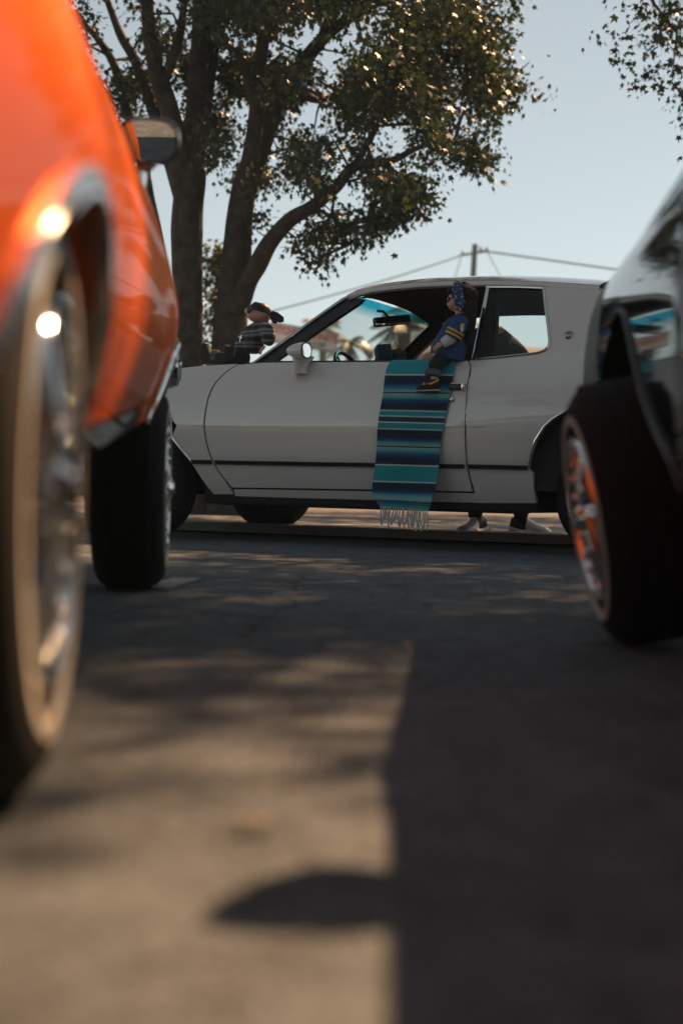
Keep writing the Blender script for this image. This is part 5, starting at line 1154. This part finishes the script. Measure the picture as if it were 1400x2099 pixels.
m.tube([hc + hM @ Vector((0.064, 0.01, 0.010)), hc + hM @ Vector((0.064, -0.01, 0.010))], 0.003, 6); m.build('sunglasses', M_shade, jd, T=JT)
ec = J(937.5, 635, yc + 0.066); m = MB(); m.tube([ec + Vector((0.016 * cos(2 * pi * k / 20), 0.006 * sin(2 * pi * k / 20), 0.017 * sin(2 * pi * k / 20))) for k in range(20)], 0.0018, 6, closed=True); m.build('earring', M_hoop, jd, T=JT)

# ---- the baby doll with the black bandana, sitting at the foot of the windshield
BY = 0.60; BO = cl(505, 742, BY); bd = thing('bandana_doll', 'baby doll in a plaid shirt, black bandana and sunglasses sitting on the hood', 'doll', WM @ BO, WR)
BT = Matrix.Translation(-BO); bd.scale = (1.08, 1.08, 1.08)
def K(px, py, y=BY): return cl(px, py, y)
b1 = skin([K(507, 727), K(508, 712), K(519, 694), K(529, 680), K(535, 671), K(546, 682, BY + 0.07), K(549, 696, BY + 0.10), K(541, 711, BY + 0.10), K(530, 684, BY - 0.08), K(520, 700, BY - 0.11), K(508, 712, BY - 0.10)],
          [(0, 1), (1, 2), (2, 3), (3, 4), (3, 5), (5, 6), (6, 7), (3, 8), (8, 9), (9, 10)], [0.082, 0.088, 0.080, 0.064, 0.038, 0.044, 0.046, 0.038, 0.044, 0.044, 0.036]); b1.build('shirt', M_plaid, bd, T=BT)
m = MB(); nk = K(534, 672); band(m, nk, Vector((0.9, 0, -0.35)).normalized(), Vector((0, 1, 0)), Vector((0.35, 0, 0.9)).normalized(), 0.042, 0.046, 0.024, wav=0.03); m.build('collar', M_plaid, bd, T=BT)
m = MB(); hand(m, K(540, 711, BY + 0.105), K(531, 722, BY + 0.12) - K(540, 711, BY + 0.10), (0.5, 0.8, 0.2), 0.062, curl=0.35, thumb=-1); m.build('hand', M_skin, bd, T=BT)
m = MB(); hand(m, K(508, 712, BY - 0.10), (0.8, 0.0, -0.6), (0.4, -0.5, 0.6), 0.058, curl=0.4); m.build('hand', M_skin, bd, T=BT)
b1 = skin([K(509, 731), K(500, 731, BY + 0.02), K(490, 731, BY + 0.05), K(480, 733, BY + 0.07), K(488, 733, BY - 0.06), K(462, 735, BY - 0.09), K(447, 734, BY - 0.10)], [(0, 1), (1, 2), (2, 3), (0, 4), (4, 5), (5, 6)], [0.066, 0.058, 0.050, 0.042, 0.050, 0.042, 0.038]); b1.build('jeans', M_denim, bd, T=BT)
for (p, d) in ((K(481, 731, BY + 0.07), Vector((1, 0.15, 0))), (K(446, 732, BY - 0.10), Vector((1, 0.05, 0)))):
    m = MB(); m.tube([p - d * 0.022, p - d * 0.02, p + d * 0.012, p + d * 0.014], [0.038, 0.042, 0.043, 0.036], 16); m.build('cuff', M_denimc, bd, T=BT)
def boot(c, n_, hgt, wd):
    n_ = Vector(n_).normalized(); up = (Vector((-0.05, 0, 1)) - n_ * Vector((-0.05, 0, 1)).dot(n_)).normalized(); s_ = n_.cross(up)
    def rg(o, h_, w_, dz, p=2.3): return [Vector(c) - n_ * o + up * (dz + h_ * math.copysign(abs(sin(2 * pi * k / 22)) ** (2 / p), sin(2 * pi * k / 22))) + s_ * (w_ * math.copysign(abs(cos(2 * pi * k / 22)) ** (2 / p), cos(2 * pi * k / 22)) * (1 + 0.12 * sin(2 * pi * k / 22))) for k in range(22)]
    m = MB(); m.rings([rg(0.012, hgt, wd, 0), rg(0.03, hgt * 0.98, wd * 0.98, 0), rg(0.046, hgt * 0.80, wd * 0.95, -hgt * 0.15), rg(0.065, hgt * 0.52, wd * 0.95, -hgt * 0.40), rg(0.09, hgt * 0.46, wd * 0.95, -hgt * 0.46), rg(0.11, hgt * 0.46, wd * 0.92, -hgt * 0.46)]); bo_ = m.build('boot', M_shoe, bd, T=BT)
    m = MB(); m.rings([rg(-0.006, hgt * 0.97, wd * 0.97, 0), rg(-0.003, hgt * 1.04, wd * 1.05, 0), rg(0.010, hgt * 1.04, wd * 1.05, 0), rg(0.014, hgt, wd, 0)]); m.build('sole', M_soledark, bo_, T=BT)
    for k in range(5): m = MB(); zc = hgt * (-0.72 + 0.36 * k); m.box(Vector(c) + n_ * 0.008 + up * zc, (0.008, wd * 1.35, hgt * 0.14), Matrix((n_, s_, up)).transposed(), 0.002); m.build('tread_bar', M_soledark, bo_, T=BT)
boot(K(465, 728, BY + 0.10), (0.86, 0.36, 0.12), 0.056, 0.032); boot(K(421.5, 726, BY - 0.10), (0.985, -0.05, 0.08), 0.062, 0.034)
hc = K(531, 650); hM = Matrix.Rotation(R(30), 3, 'Z') @ Matrix.Rotation(R(-8), 3, 'Y')
m = MB(); head(m, hc, (0.066, 0.064, 0.062), hM, cheek=0.16, nose=0.13); m.tube([nk, hc], [0.034, 0.034], 12); m.build('head', M_skin, bd, T=BT)
m = MB(); m.tube([hc + hM @ Vector((0.0655, s_ * 0.013, -0.0285 - 0.001 * abs(s_))) for s_ in (-1, -0.5, 0, 0.5, 1)], [0.002, 0.0045, 0.005, 0.0045, 0.002], 8); m.build('lips', M_lip, bd, T=BT)
e1 = (hM @ Vector((1, 0, 0.12))).normalized(); e2 = (hM @ Vector((0, 1, 0))).normalized(); e3 = e1.cross(e2).normalized()
m = MB(); rgs = []
for q in range(9):
    zz = 0.15 + 0.62 * q / 8; rd = math.sqrt(1 - zz * zz) * 1.045
    rgs.append([hc + e1 * (0.067 * rd * cos(2 * pi * j / 32) * (1 + 0.012 * sin(7 * j + q))) + e2 * (0.065 * rd * sin(2 * pi * j / 32) * (1 + 0.012 * sin(7 * j + q))) + e3 * (0.066 * zz + 0.006 * cos(2 * pi * j / 32)) for j in range(32)])
m.rings(rgs, caps=False); bnd = m.build('bandana', M_bandana, bd, T=BT)
kb = K(555, 649, BY + 0.03)
for (q0, q1, w_) in ((K(553, 648, BY + 0.03), K(577, 664, BY + 0.035), 0.034), (K(553, 650, BY), K(563, 669, BY - 0.01), 0.026)):
    d = (q1 - q0); s_ = d.cross(Vector((0, 1, 0))).normalized(); m = MB()
    m.prism([q0 + s_ * w_ * 0.4, q0 + d * 0.35 + s_ * w_ * 0.75, q0 + d * 0.8 + s_ * w_ * 0.65, q1 + s_ * w_ * 0.1, q0 + d * 0.85 - s_ * w_ * 0.5, q0 + d * 0.4 - s_ * w_ * 0.6, q0 - s_ * w_ * 0.4], (0, 0.006, 0)); m.build('bandana_tail', M_bandana, bnd, T=BT)
m = MB(); m.ellipsoid(kb, (0.014, 0.014, 0.012), None, 8, 10); m.build('knot', M_bandana, bnd, T=BT)
m = MB()
for s_ in (1, -1):
    m.ellipsoid(hc + hM @ Vector((0.068, s_ * 0.033, 0.002)), (0.014, 0.031, 0.0185), hM @ Matrix.Rotation(R(s_ * 24), 3, 'Z'), 10, 16)
    m.tube([hc + hM @ Vector((0.050, s_ * 0.052, 0.014)), hc + hM @ Vector((0.02, s_ * 0.068, 0.012)), hc + hM @ Vector((-0.015, s_ * 0.068, 0.004))], 0.0035, 6)
m.tube([hc + hM @ Vector((0.068, 0.01, 0.014)), hc + hM @ Vector((0.068, -0.01, 0.014))], 0.003, 6); m.build('sunglasses', M_shade, bd, T=BT)
cx_ = K(494, 697, BY + 0.075); m = MB(); m.box(cx_, (0.004, 0.004, 0.040), Matrix.Rotation(R(-12), 3, 'Y')); m.box(cx_ + Vector((0, 0, 0.006)), (0.022, 0.005, 0.004), Matrix.Rotation(R(-12), 3, 'Y'))
m.tube([cx_ + Vector((0, 0, 0.02)), K(505, 684, BY + 0.075), K(520, 675, BY + 0.05)], 0.0012, 5); m.build('necklace', M_silver, bd, T=BT)

# ------------------------------------------------------------------ striped blanket over the door
M_serape = attr_mat('woven_serape', 0.9, bump=0.5, bscale=420.0, sheen=0.2)
TEAL, NAVY, WHT, BLUE, LTEAL, GREY = (0.006, 0.28, 0.33), (0.006, 0.018, 0.045), (0.50, 0.58, 0.60), (0.006, 0.085, 0.19), (0.08, 0.40, 0.42), (0.30, 0.38, 0.40)
STR = [(741, TEAL), (766.5, TEAL), (767, WHT), (769.5, WHT), (770, NAVY), (785, NAVY), (790, BLUE), (797, TEAL), (803, GREY), (804, NAVY), (806, NAVY), (806.5, GREY), (813, LTEAL), (820, BLUE), (828, NAVY), (840.5, NAVY), (841, WHT), (843, WHT), (843.5, TEAL), (852, TEAL), (852.5, WHT), (854.5, WHT), (855, TEAL), (857, NAVY), (860, NAVY), (860.5, (0.10, 0.06, 0.08)), (862, NAVY), (865, NAVY), (865.5, WHT), (867.5, WHT), (868, TEAL), (878.5, TEAL), (879, WHT), (881, WHT), (881.5, NAVY), (897, NAVY), (903, BLUE), (909, LTEAL), (914, GREY), (915, NAVY), (917, NAVY), (917.5, GREY), (922, LTEAL), (931, BLUE), (940, NAVY), (952.5, NAVY), (953, WHT), (955, WHT), (955.5, TEAL), (986.5, TEAL), (987, WHT), (989.5, WHT), (990, NAVY), (1005, NAVY), (1010, BLUE), (1016, LTEAL), (1024, GREY), (1026, TEAL), (1028, NAVY), (1030, NAVY), (1030.5, TEAL), (1032.5, NAVY), (1034, TEAL), (1041, TEAL)]
def stripe(y):
    if y <= 741: return TEAL
    for i in range(len(STR) - 1):
        if STR[i][0] <= y <= STR[i + 1][0]:
            t = (y - STR[i][0]) / max(1e-6, STR[i + 1][0] - STR[i][0]); c = [a + (b_ - a) * t for a, b_ in zip(STR[i][1], STR[i + 1][1])]
            if STR[i][1] != STR[i + 1][1]:
                k = 1.0 + 0.35 * sin(y * 2.6); c = [v * k for v in c]
            return tuple(c)
    return TEAL
def edge(tab): return interp(tab)
lE = edge([(741, 803), (750, 797), (770, 790), (800, 785), (850, 779), (900, 774), (950, 769), (985, 766.5), (1010, 766), (1025, 771), (1040, 781)]); rE = edge([(741, 936), (770, 931), (800, 924), (850, 913), (900, 906.5), (950, 900), (1000, 893), (1025, 888), (1040, 883)])
bl_o = WM @ cl(850, 741, 0.87)
m = MB(); NR, NC = 340, 26; V = []; COLS = []
rows = [('in', k) for k in range(14)] + [('out', 741 + 300 * k / NR) for k in range(NR + 1)]
for kind_, q in rows:
    for j in range(NC + 1):
        s_ = j / NC
        if kind_ == 'in':
            t = 1 - q / 14; px = lE(741) + (rE(741) - lE(741)) * s_; p = cl(px, 740.5, 0.872); V.append(Vector((p.x, 0.868 - 0.10 * t, p.z + 0.010 - 0.16 * max(0, t - 0.35)))); COLS.append(TEAL)
        else:
            px = lE(q) + (rE(q) - lE(q)) * s_ + 1.6 * sin(q * 0.045 + s_ * 2) * (2 * s_ - 1); tilt_ = 3.5 * (s_ - 0.5); py = q + tilt_ * min(1, (q - 741) / 120)
            if q > 1000: py += (q - 1000) / 40 * (4.5 * (s_ - 0.3))
            p = cl(px, py, 0.95); 
            for _ in range(2): p = cl(px, py, max(SW(p.x, p.z), 0.936 if p.z < 0.72 else 0) + 0.012)
            fold = 0.006 * sin(s_ * 7.0 + q * 0.013) * min(1, (q - 741) / 90) + 0.004 * mnoise.noise(Vector((s_ * 5, q / 28, 1))) + (0.012 * max(0, (q - 1000) / 40) * sin(s_ * 9))
            V.append(Vector((p.x, p.y + 0.009 + max(-0.004, fold), p.z))); COLS.append(stripe(q))
W1 = NC + 1
m.add(V, [(i * W1 + j, (i + 1) * W1 + j, (i + 1) * W1 + j + 1, i * W1 + j + 1) for i in range(len(rows) - 1) for j in range(NC)])
n0 = len(V); 
bt = MB(); bt.v = [tuple(v) for v in V] + [tuple(v - Vector((0, 0.005, 0))) for v in V]; F = list(m.f); bt.f = F + [tuple(i + n0 for i in f[::-1]) for f in F]
R_ = len(rows)
ring_ = [j for j in range(W1)] + [i * W1 + NC for i in range(1, R_)] + [(R_ - 1) * W1 + j for j in range(NC - 1, -1, -1)] + [i * W1 for i in range(R_ - 2, 0, -1)]
bt.f += [(ring_[k], ring_[(k + 1) % len(ring_)], ring_[(k + 1) % len(ring_)] + n0, ring_[k] + n0) for k in range(len(ring_))]
bt.m = [0] * len(bt.f); bt.sm = [True] * len(bt.f)
broot = thing('striped_blanket', 'teal and navy striped blanket with white fringe hung over the coupe door', 'blanket', bl_o, WR)
BLT = Matrix.Translation(-(WI @ bl_o))
me = bt.mesh('cloth', M_serape, 70, BLT); a = me.color_attributes.new('Col', 'FLOAT_COLOR', 'POINT'); CC = COLS + COLS
a.data.foreach_set('color', np.array([(*c, 1) for c in CC], dtype=np.float32).reshape(-1)); obj('cloth', me, broot)
M_fringe = mat('white_yarn', (0.50, 0.52, 0.54), 0.9, var=0.15, scale=200)
rf = random.Random(3); last = V[-W1:]
for k in range(24):
    s_ = (k + 0.5) / 24; j = min(NC - 1, int(s_ * NC)); p = last[j].lerp(last[j + 1], s_ * NC - j); L_ = 0.075 + 0.045 * rf.random(); sw2 = rf.uniform(-0.022, 0.022); k2 = rf.uniform(-0.012, 0.012)
    m = MB(); m.tube([p + Vector((0, 0, 0.004)), p + Vector((k2 * 0.4, 0.002, -L_ * 0.25)), p + Vector((k2, 0.003, -L_ * 0.5)), p + Vector((k2 * 0.3 + sw2 * 0.6, 0.002, -L_ * 0.78)), p + Vector((sw2, 0.0, -L_))], [0.0035, 0.0042, 0.004, 0.0048, 0.0055], 6); m.build('tassel', M_fringe, broot, T=BLT)

# ------------------------------------------------------------------ fuzzy dice
M_fuzz = mat('teal_plush', (0.010, 0.075, 0.095), 1.0, var=0.35, scale=260, bump=1.0, bscale=320, sheen=0.6); M_cord = mat('thin_cord', (0.25, 0.25, 0.25), 0.8)
for (px, py, yl, sz, rot, lab) in ((786, 724, 0.06, 0.100, (14, 8, 32), 'teal plush die hanging from the inside mirror, nearer the steering wheel'), (814, 733, -0.03, 0.098, (-18, 10, 50), 'teal plush die hanging from the inside mirror, nearer the jersey doll')):
    c_ = cl(px, py, yl); t = thing('fuzzy_die', lab, 'die', WM @ c_, WR, 'pair of fuzzy dice'); rm = Matrix.Rotation(R(rot[2]), 3, 'Z') @ Matrix.Rotation(R(rot[0]), 3, 'X') @ Matrix.Rotation(R(rot[1]), 3, 'Y')
    m = MB(); m.box((0, 0, 0), (sz, sz, sz), rm, 0.018, seg=4); m.build('cube', M_fuzz, t)
    for ax in range(3):
        for sgn in (1, -1):
            n_ = Vector((0, 0, 0)); n_[ax] = sgn * (sz / 2 + 0.0005); a1, a2 = (ax + 1) % 3, (ax + 2) % 3
            for (u_, v_) in ((0, 0), (0.26, 0.26), (-0.26, -0.26))[:1 + 2 * ((ax + (sgn > 0)) % 2)]:
                q = n_.copy(); q[a1] += u_ * sz; q[a2] += v_ * sz; m = MB(); m.ellipsoid(rm @ q, (0.008, 0.008, 0.008), None, 6, 8); m.build('pip', M_fuzz, t)
    top = rv + Vector((0.0, 0.0, -0.03)) - c_; m = MB(); m.tube([Vector((0, 0, sz * 0.55)), top * 0.6 + Vector((0, 0, 0.004)), top], 0.0016, 6); m.build('cord', M_cord, t)

# ------------------------------------------------------------------ the person standing behind the coupe
M_jacket = mat('dark_jacket', (0.016, 0.017, 0.019), 0.85, var=0.3, scale=12, bump=0.4, bscale=30); M_trouser = mat('black_trousers', (0.010, 0.010, 0.012), 0.9, var=0.3, scale=20)
M_pskin = mat('person_skin', (0.30, 0.16, 0.10), 0.5); M_sneak = mat('white_leather', (0.75, 0.76, 0.77), 0.35, coat=0.3); M_sneakd = mat('dark_mesh', (0.012, 0.013, 0.015), 0.8); M_phair = mat('dark_hair', (0.01, 0.009, 0.008), 0.6)
f1 = ground(964, 1096, 0.036); f2 = ground(1087, 1097, 0.036); PY_ = 9.55
f1 = at(964, 1085, PY_); f2 = at(1086, 1088, PY_ + 0.02)
# stand them on the apron
f1.z = f2.z = 0.037
mid = (f1 + f2) / 2; per = thing('person', 'person in dark jacket and black-and-white sneakers standing behind the coupe', 'person', mid)
q1, q2 = f1 - mid, f2 - mid; lean = Vector((at(1003, 680, PY_).x - mid.x, 0.05, 0))
pel = Vector((lean.x * 0.5, 0.02, 0.93)); che = Vector((lean.x, 0.0, 1.28)); nek = Vector((lean.x, -0.02, 1.44)); hd_ = Vector((lean.x - 0.01, -0.08, 1.56))
shR = Vector((at(1031, 684, PY_).x - mid.x, 0.0, at(1031, 684, PY_).z - 0.075)); shL = Vector((2 * lean.x - shR.x, 0, shR.z))
elR = Vector((at(1088, 733, PY_).x - mid.x - 0.03, 0.10, at(1088, 733, PY_).z - 0.03)); elL = shL + Vector((-0.12, 0.08, -0.27)); waR = pel + Vector((0.17, -0.06, 0.08)); waL = pel + Vector((-0.16, -0.06, 0.10))
k1 = (q1 + pel) / 2 + Vector((-0.02, -0.05, 0.02)); k2_ = (q2 + pel) / 2 + Vector((0.02, -0.05, 0.02))
a1_, a2_ = q1 + Vector((0.03, 0.04, 0.09)), q2 + Vector((-0.05, 0.05, 0.09)); hp1, hp2 = pel + Vector((-0.09, 0, -0.04)), pel + Vector((0.09, 0, -0.04))
J_ = [pel, che, nek, shR, elR, waR, shL, elL, waL, hp1, k1, a1_, hp2, k2_, a2_]; E_ = [(0, 1), (1, 2), (1, 3), (3, 4), (4, 5), (1, 6), (6, 7), (7, 8), (0, 9), (9, 10), (10, 11), (0, 12), (12, 13), (13, 14)]
b1 = skin(J_, E_, [0.12, 0.13, 0.055, 0.06, 0.042, 0.03, 0.06, 0.042, 0.03, 0.08, 0.055, 0.04, 0.08, 0.055, 0.04])
b1.tube([nek, hd_], [0.055, 0.05], 12); head(b1, hd_, (0.095, 0.078, 0.115), Matrix.Rotation(R(-90), 3, 'Z'), cheek=0.03, nose=0.14)
hand(b1, waR, pel - waR + Vector((0, -0.1, 0.02)), (0.3, -1, 0.2), 0.17, curl=0.5); hand(b1, waL, pel - waL + Vector((0, -0.1, 0.02)), (-0.3, -1, 0.2), 0.17, curl=0.5, thumb=-1)
b1.build('body', M_pskin, per)
b2 = skin([pel + Vector((0, 0, -0.02)), che, nek - Vector((0, 0, 0.02)), shR, elR, elR.lerp(waR, 0.9), shL, elL, elL.lerp(waL, 0.9)], [(0, 1), (1, 2), (1, 3), (3, 4), (4, 5), (1, 6), (6, 7), (7, 8)], [0.15, 0.165, 0.07, 0.085, 0.062, 0.05, 0.085, 0.062, 0.05]); b2.build('jacket', M_jacket, per)
b3 = skin([pel, hp1, k1, a1_, hp2, k2_, a2_], [(0, 1), (1, 2), (2, 3), (0, 4), (4, 5), (5, 6)], [0.14, 0.10, 0.075, 0.052, 0.10, 0.075, 0.052]); b3.build('trousers', M_trouser, per)
m = MB(); m.ellipsoid(hd_ + Vector((0, 0.02, 0.03)), (0.088, 0.10, 0.105), None, 12, 16, lambda d: 1 + 0.04 * mnoise.noise(d * 5)); m.build('hair', M_phair, per)
for (c_, fw) in ((q1 + Vector((0.10, 0.09, 0)), Vector((-0.62, -0.78, 0))), (q2 + Vector((-0.12, 0.10, 0)), Vector((0.86, -0.50, 0)))):
    m = MB(); shoe(m, c_, fw, (0, 0, 1), 0.30, 0.12, 0.135, 0, 1, 1); so2 = m.build('sneaker', [M_sneakd, M_sneak], per)
    fw = fw.normalized(); sd_ = fw.cross(Vector((0, 0, 1)))
    for q in (1, -1):
        m = MB(); m.tube([c_ + fw * 0.02 + sd_ * (q * 0.040) + Vector((0, 0, 0.045)), c_ + fw * 0.10 + sd_ * (q * 0.047) + Vector((0, 0, 0.035)), c_ + fw * 0.19 + sd_ * (q * 0.052) + Vector((0, 0, 0.03))], [0.026, 0.016, 0.024], 8, flat=0.6); m.build('side_overlay', M_sneak, so2)
    for q in range(4): m = MB(); p_ = c_ + fw * (0.11 + 0.022 * q) + Vector((0, 0, 0.103 - 0.011 * q)); m.tube([p_ - sd_ * 0.028, p_ + Vector((0, 0, 0.006)), p_ + sd_ * 0.028], 0.004, 6); m.build('lace', M_sneakd, so2)

# ------------------------------------------------------------------ fallen leaves and specks on the asphalt
M_dry = mat('dry_leaf', (0.36, 0.20, 0.10), 0.7, var=0.25, scale=60); M_dryd = mat('dark_dry_leaf', (0.10, 0.06, 0.04), 0.8, var=0.25, scale=60)
M_tan = mat('tan_leaf', (0.62, 0.40, 0.24), 0.7, var=0.15, scale=60); rl = random.Random(9)
def fallen(px, py, size, m_, label, group=None):
    p = ground(px, py, 0.006); a_ = rl.random() * 6.28; m = MB(); V_ = []
    for (x, y, z) in LEAF: V_.append((size * (x * cos(a_) - y * sin(a_)), size * (x * sin(a_) + y * cos(a_)), size * (0.10 + 0.30 * (x * x + y * y) + 0.05 * rl.random())))
    n_ = len(V_); m.add(V_ + [(x, y, z + 0.0012) for x, y, z in V_], [tuple(range(n_)), tuple(range(2 * n_ - 1, n_ - 1, -1))], True)
    lf = m.build('leaf_blade', m_, None); r_ = lf; r_.name = 'fallen_leaf'; r_.location = p; m2 = MB(); m2.tube([(0, 0, size * 0.1), (-size * 0.5 * sin(-a_), -size * 0.5 * cos(-a_), 0.004)], 0.0012, 5); m2.build('stem', m_, r_); tag(r_, label, 'leaf', group or 'dry leaves on the asphalt')
fallen(527, 1692, 0.024, M_tan, 'curled tan leaf lying in the sunlit patch before the mirror shadow')
fallen(505, 1316, 0.020, M_dry, 'orange-brown leaf on shaded asphalt left of the middle')
fallen(778, 1374, 0.016, M_dry, 'small tan leaf beside the edge of the big shadow')
fallen(515, 1381, 0.013, M_dryd, 'dull brown leaf between two lit streaks')
fallen(872, 1243, 0.026, M_dryd, 'brown leaf on the asphalt below the fringe of the blanket')
fallen(760, 1226, 0.018, M_dryd, 'tiny brown leaf left of the larger brown leaf below the blanket')
fallen(300, 1704, 0.011, M_dryd, 'dark scrap of leaf in the sunlit patch near the orange car tyre')
for k in range(30):
    px, py = rl.uniform(340, 1180), rl.uniform(1120, 1330); fallen(px, py, rl.uniform(0.006, 0.016), M_dryd if rl.random() < 0.7 else M_dry, 'tiny scrap of dry leaf scattered on the shaded asphalt', 'leaf scraps on the shaded asphalt')

# loose grit on the asphalt
M_grit = mat('pale_grit', (0.30, 0.28, 0.26), 0.85, var=0.5, scale=90); rg_ = random.Random(21); m = MB()
for k in range(520):
    Yg = 0.75 + 5.0 * rg_.random() ** 1.6; Xg = rg_.uniform(-0.26, 0.26) * Yg; sz = rg_.uniform(0.0015, 0.0042)
    m.ellipsoid((Xg, Yg, sz * 0.45), (sz, sz * rg_.uniform(0.6, 1.0), sz * 0.7), Matrix.Rotation(rg_.random() * 6, 3, 'Z'), 3, 5)
m.build('grit', M_grit, kind='stuff')

# ------------------------------------------------------------------ thin haze over the lot and the street
m = MB(); m.box((0, 40, 6.5), (240, 190, 15.0)); hz_ = m.build('haze', [], kind='stuff')
hm = bpy.data.materials.new('haze'); hm.use_nodes = True; hn = hm.node_tree; hn.nodes.clear(); ho = hn.nodes.new('ShaderNodeOutputMaterial'); hv = hn.nodes.new('ShaderNodeVolumePrincipled')
hv.inputs['Color'].default_value = (0.50, 0.74, 0.95, 1); hv.inputs['Density'].default_value = 0.0022; hn.links.new(hv.outputs[0], ho.inputs['Volume']); hz_.data.materials.append(hm)
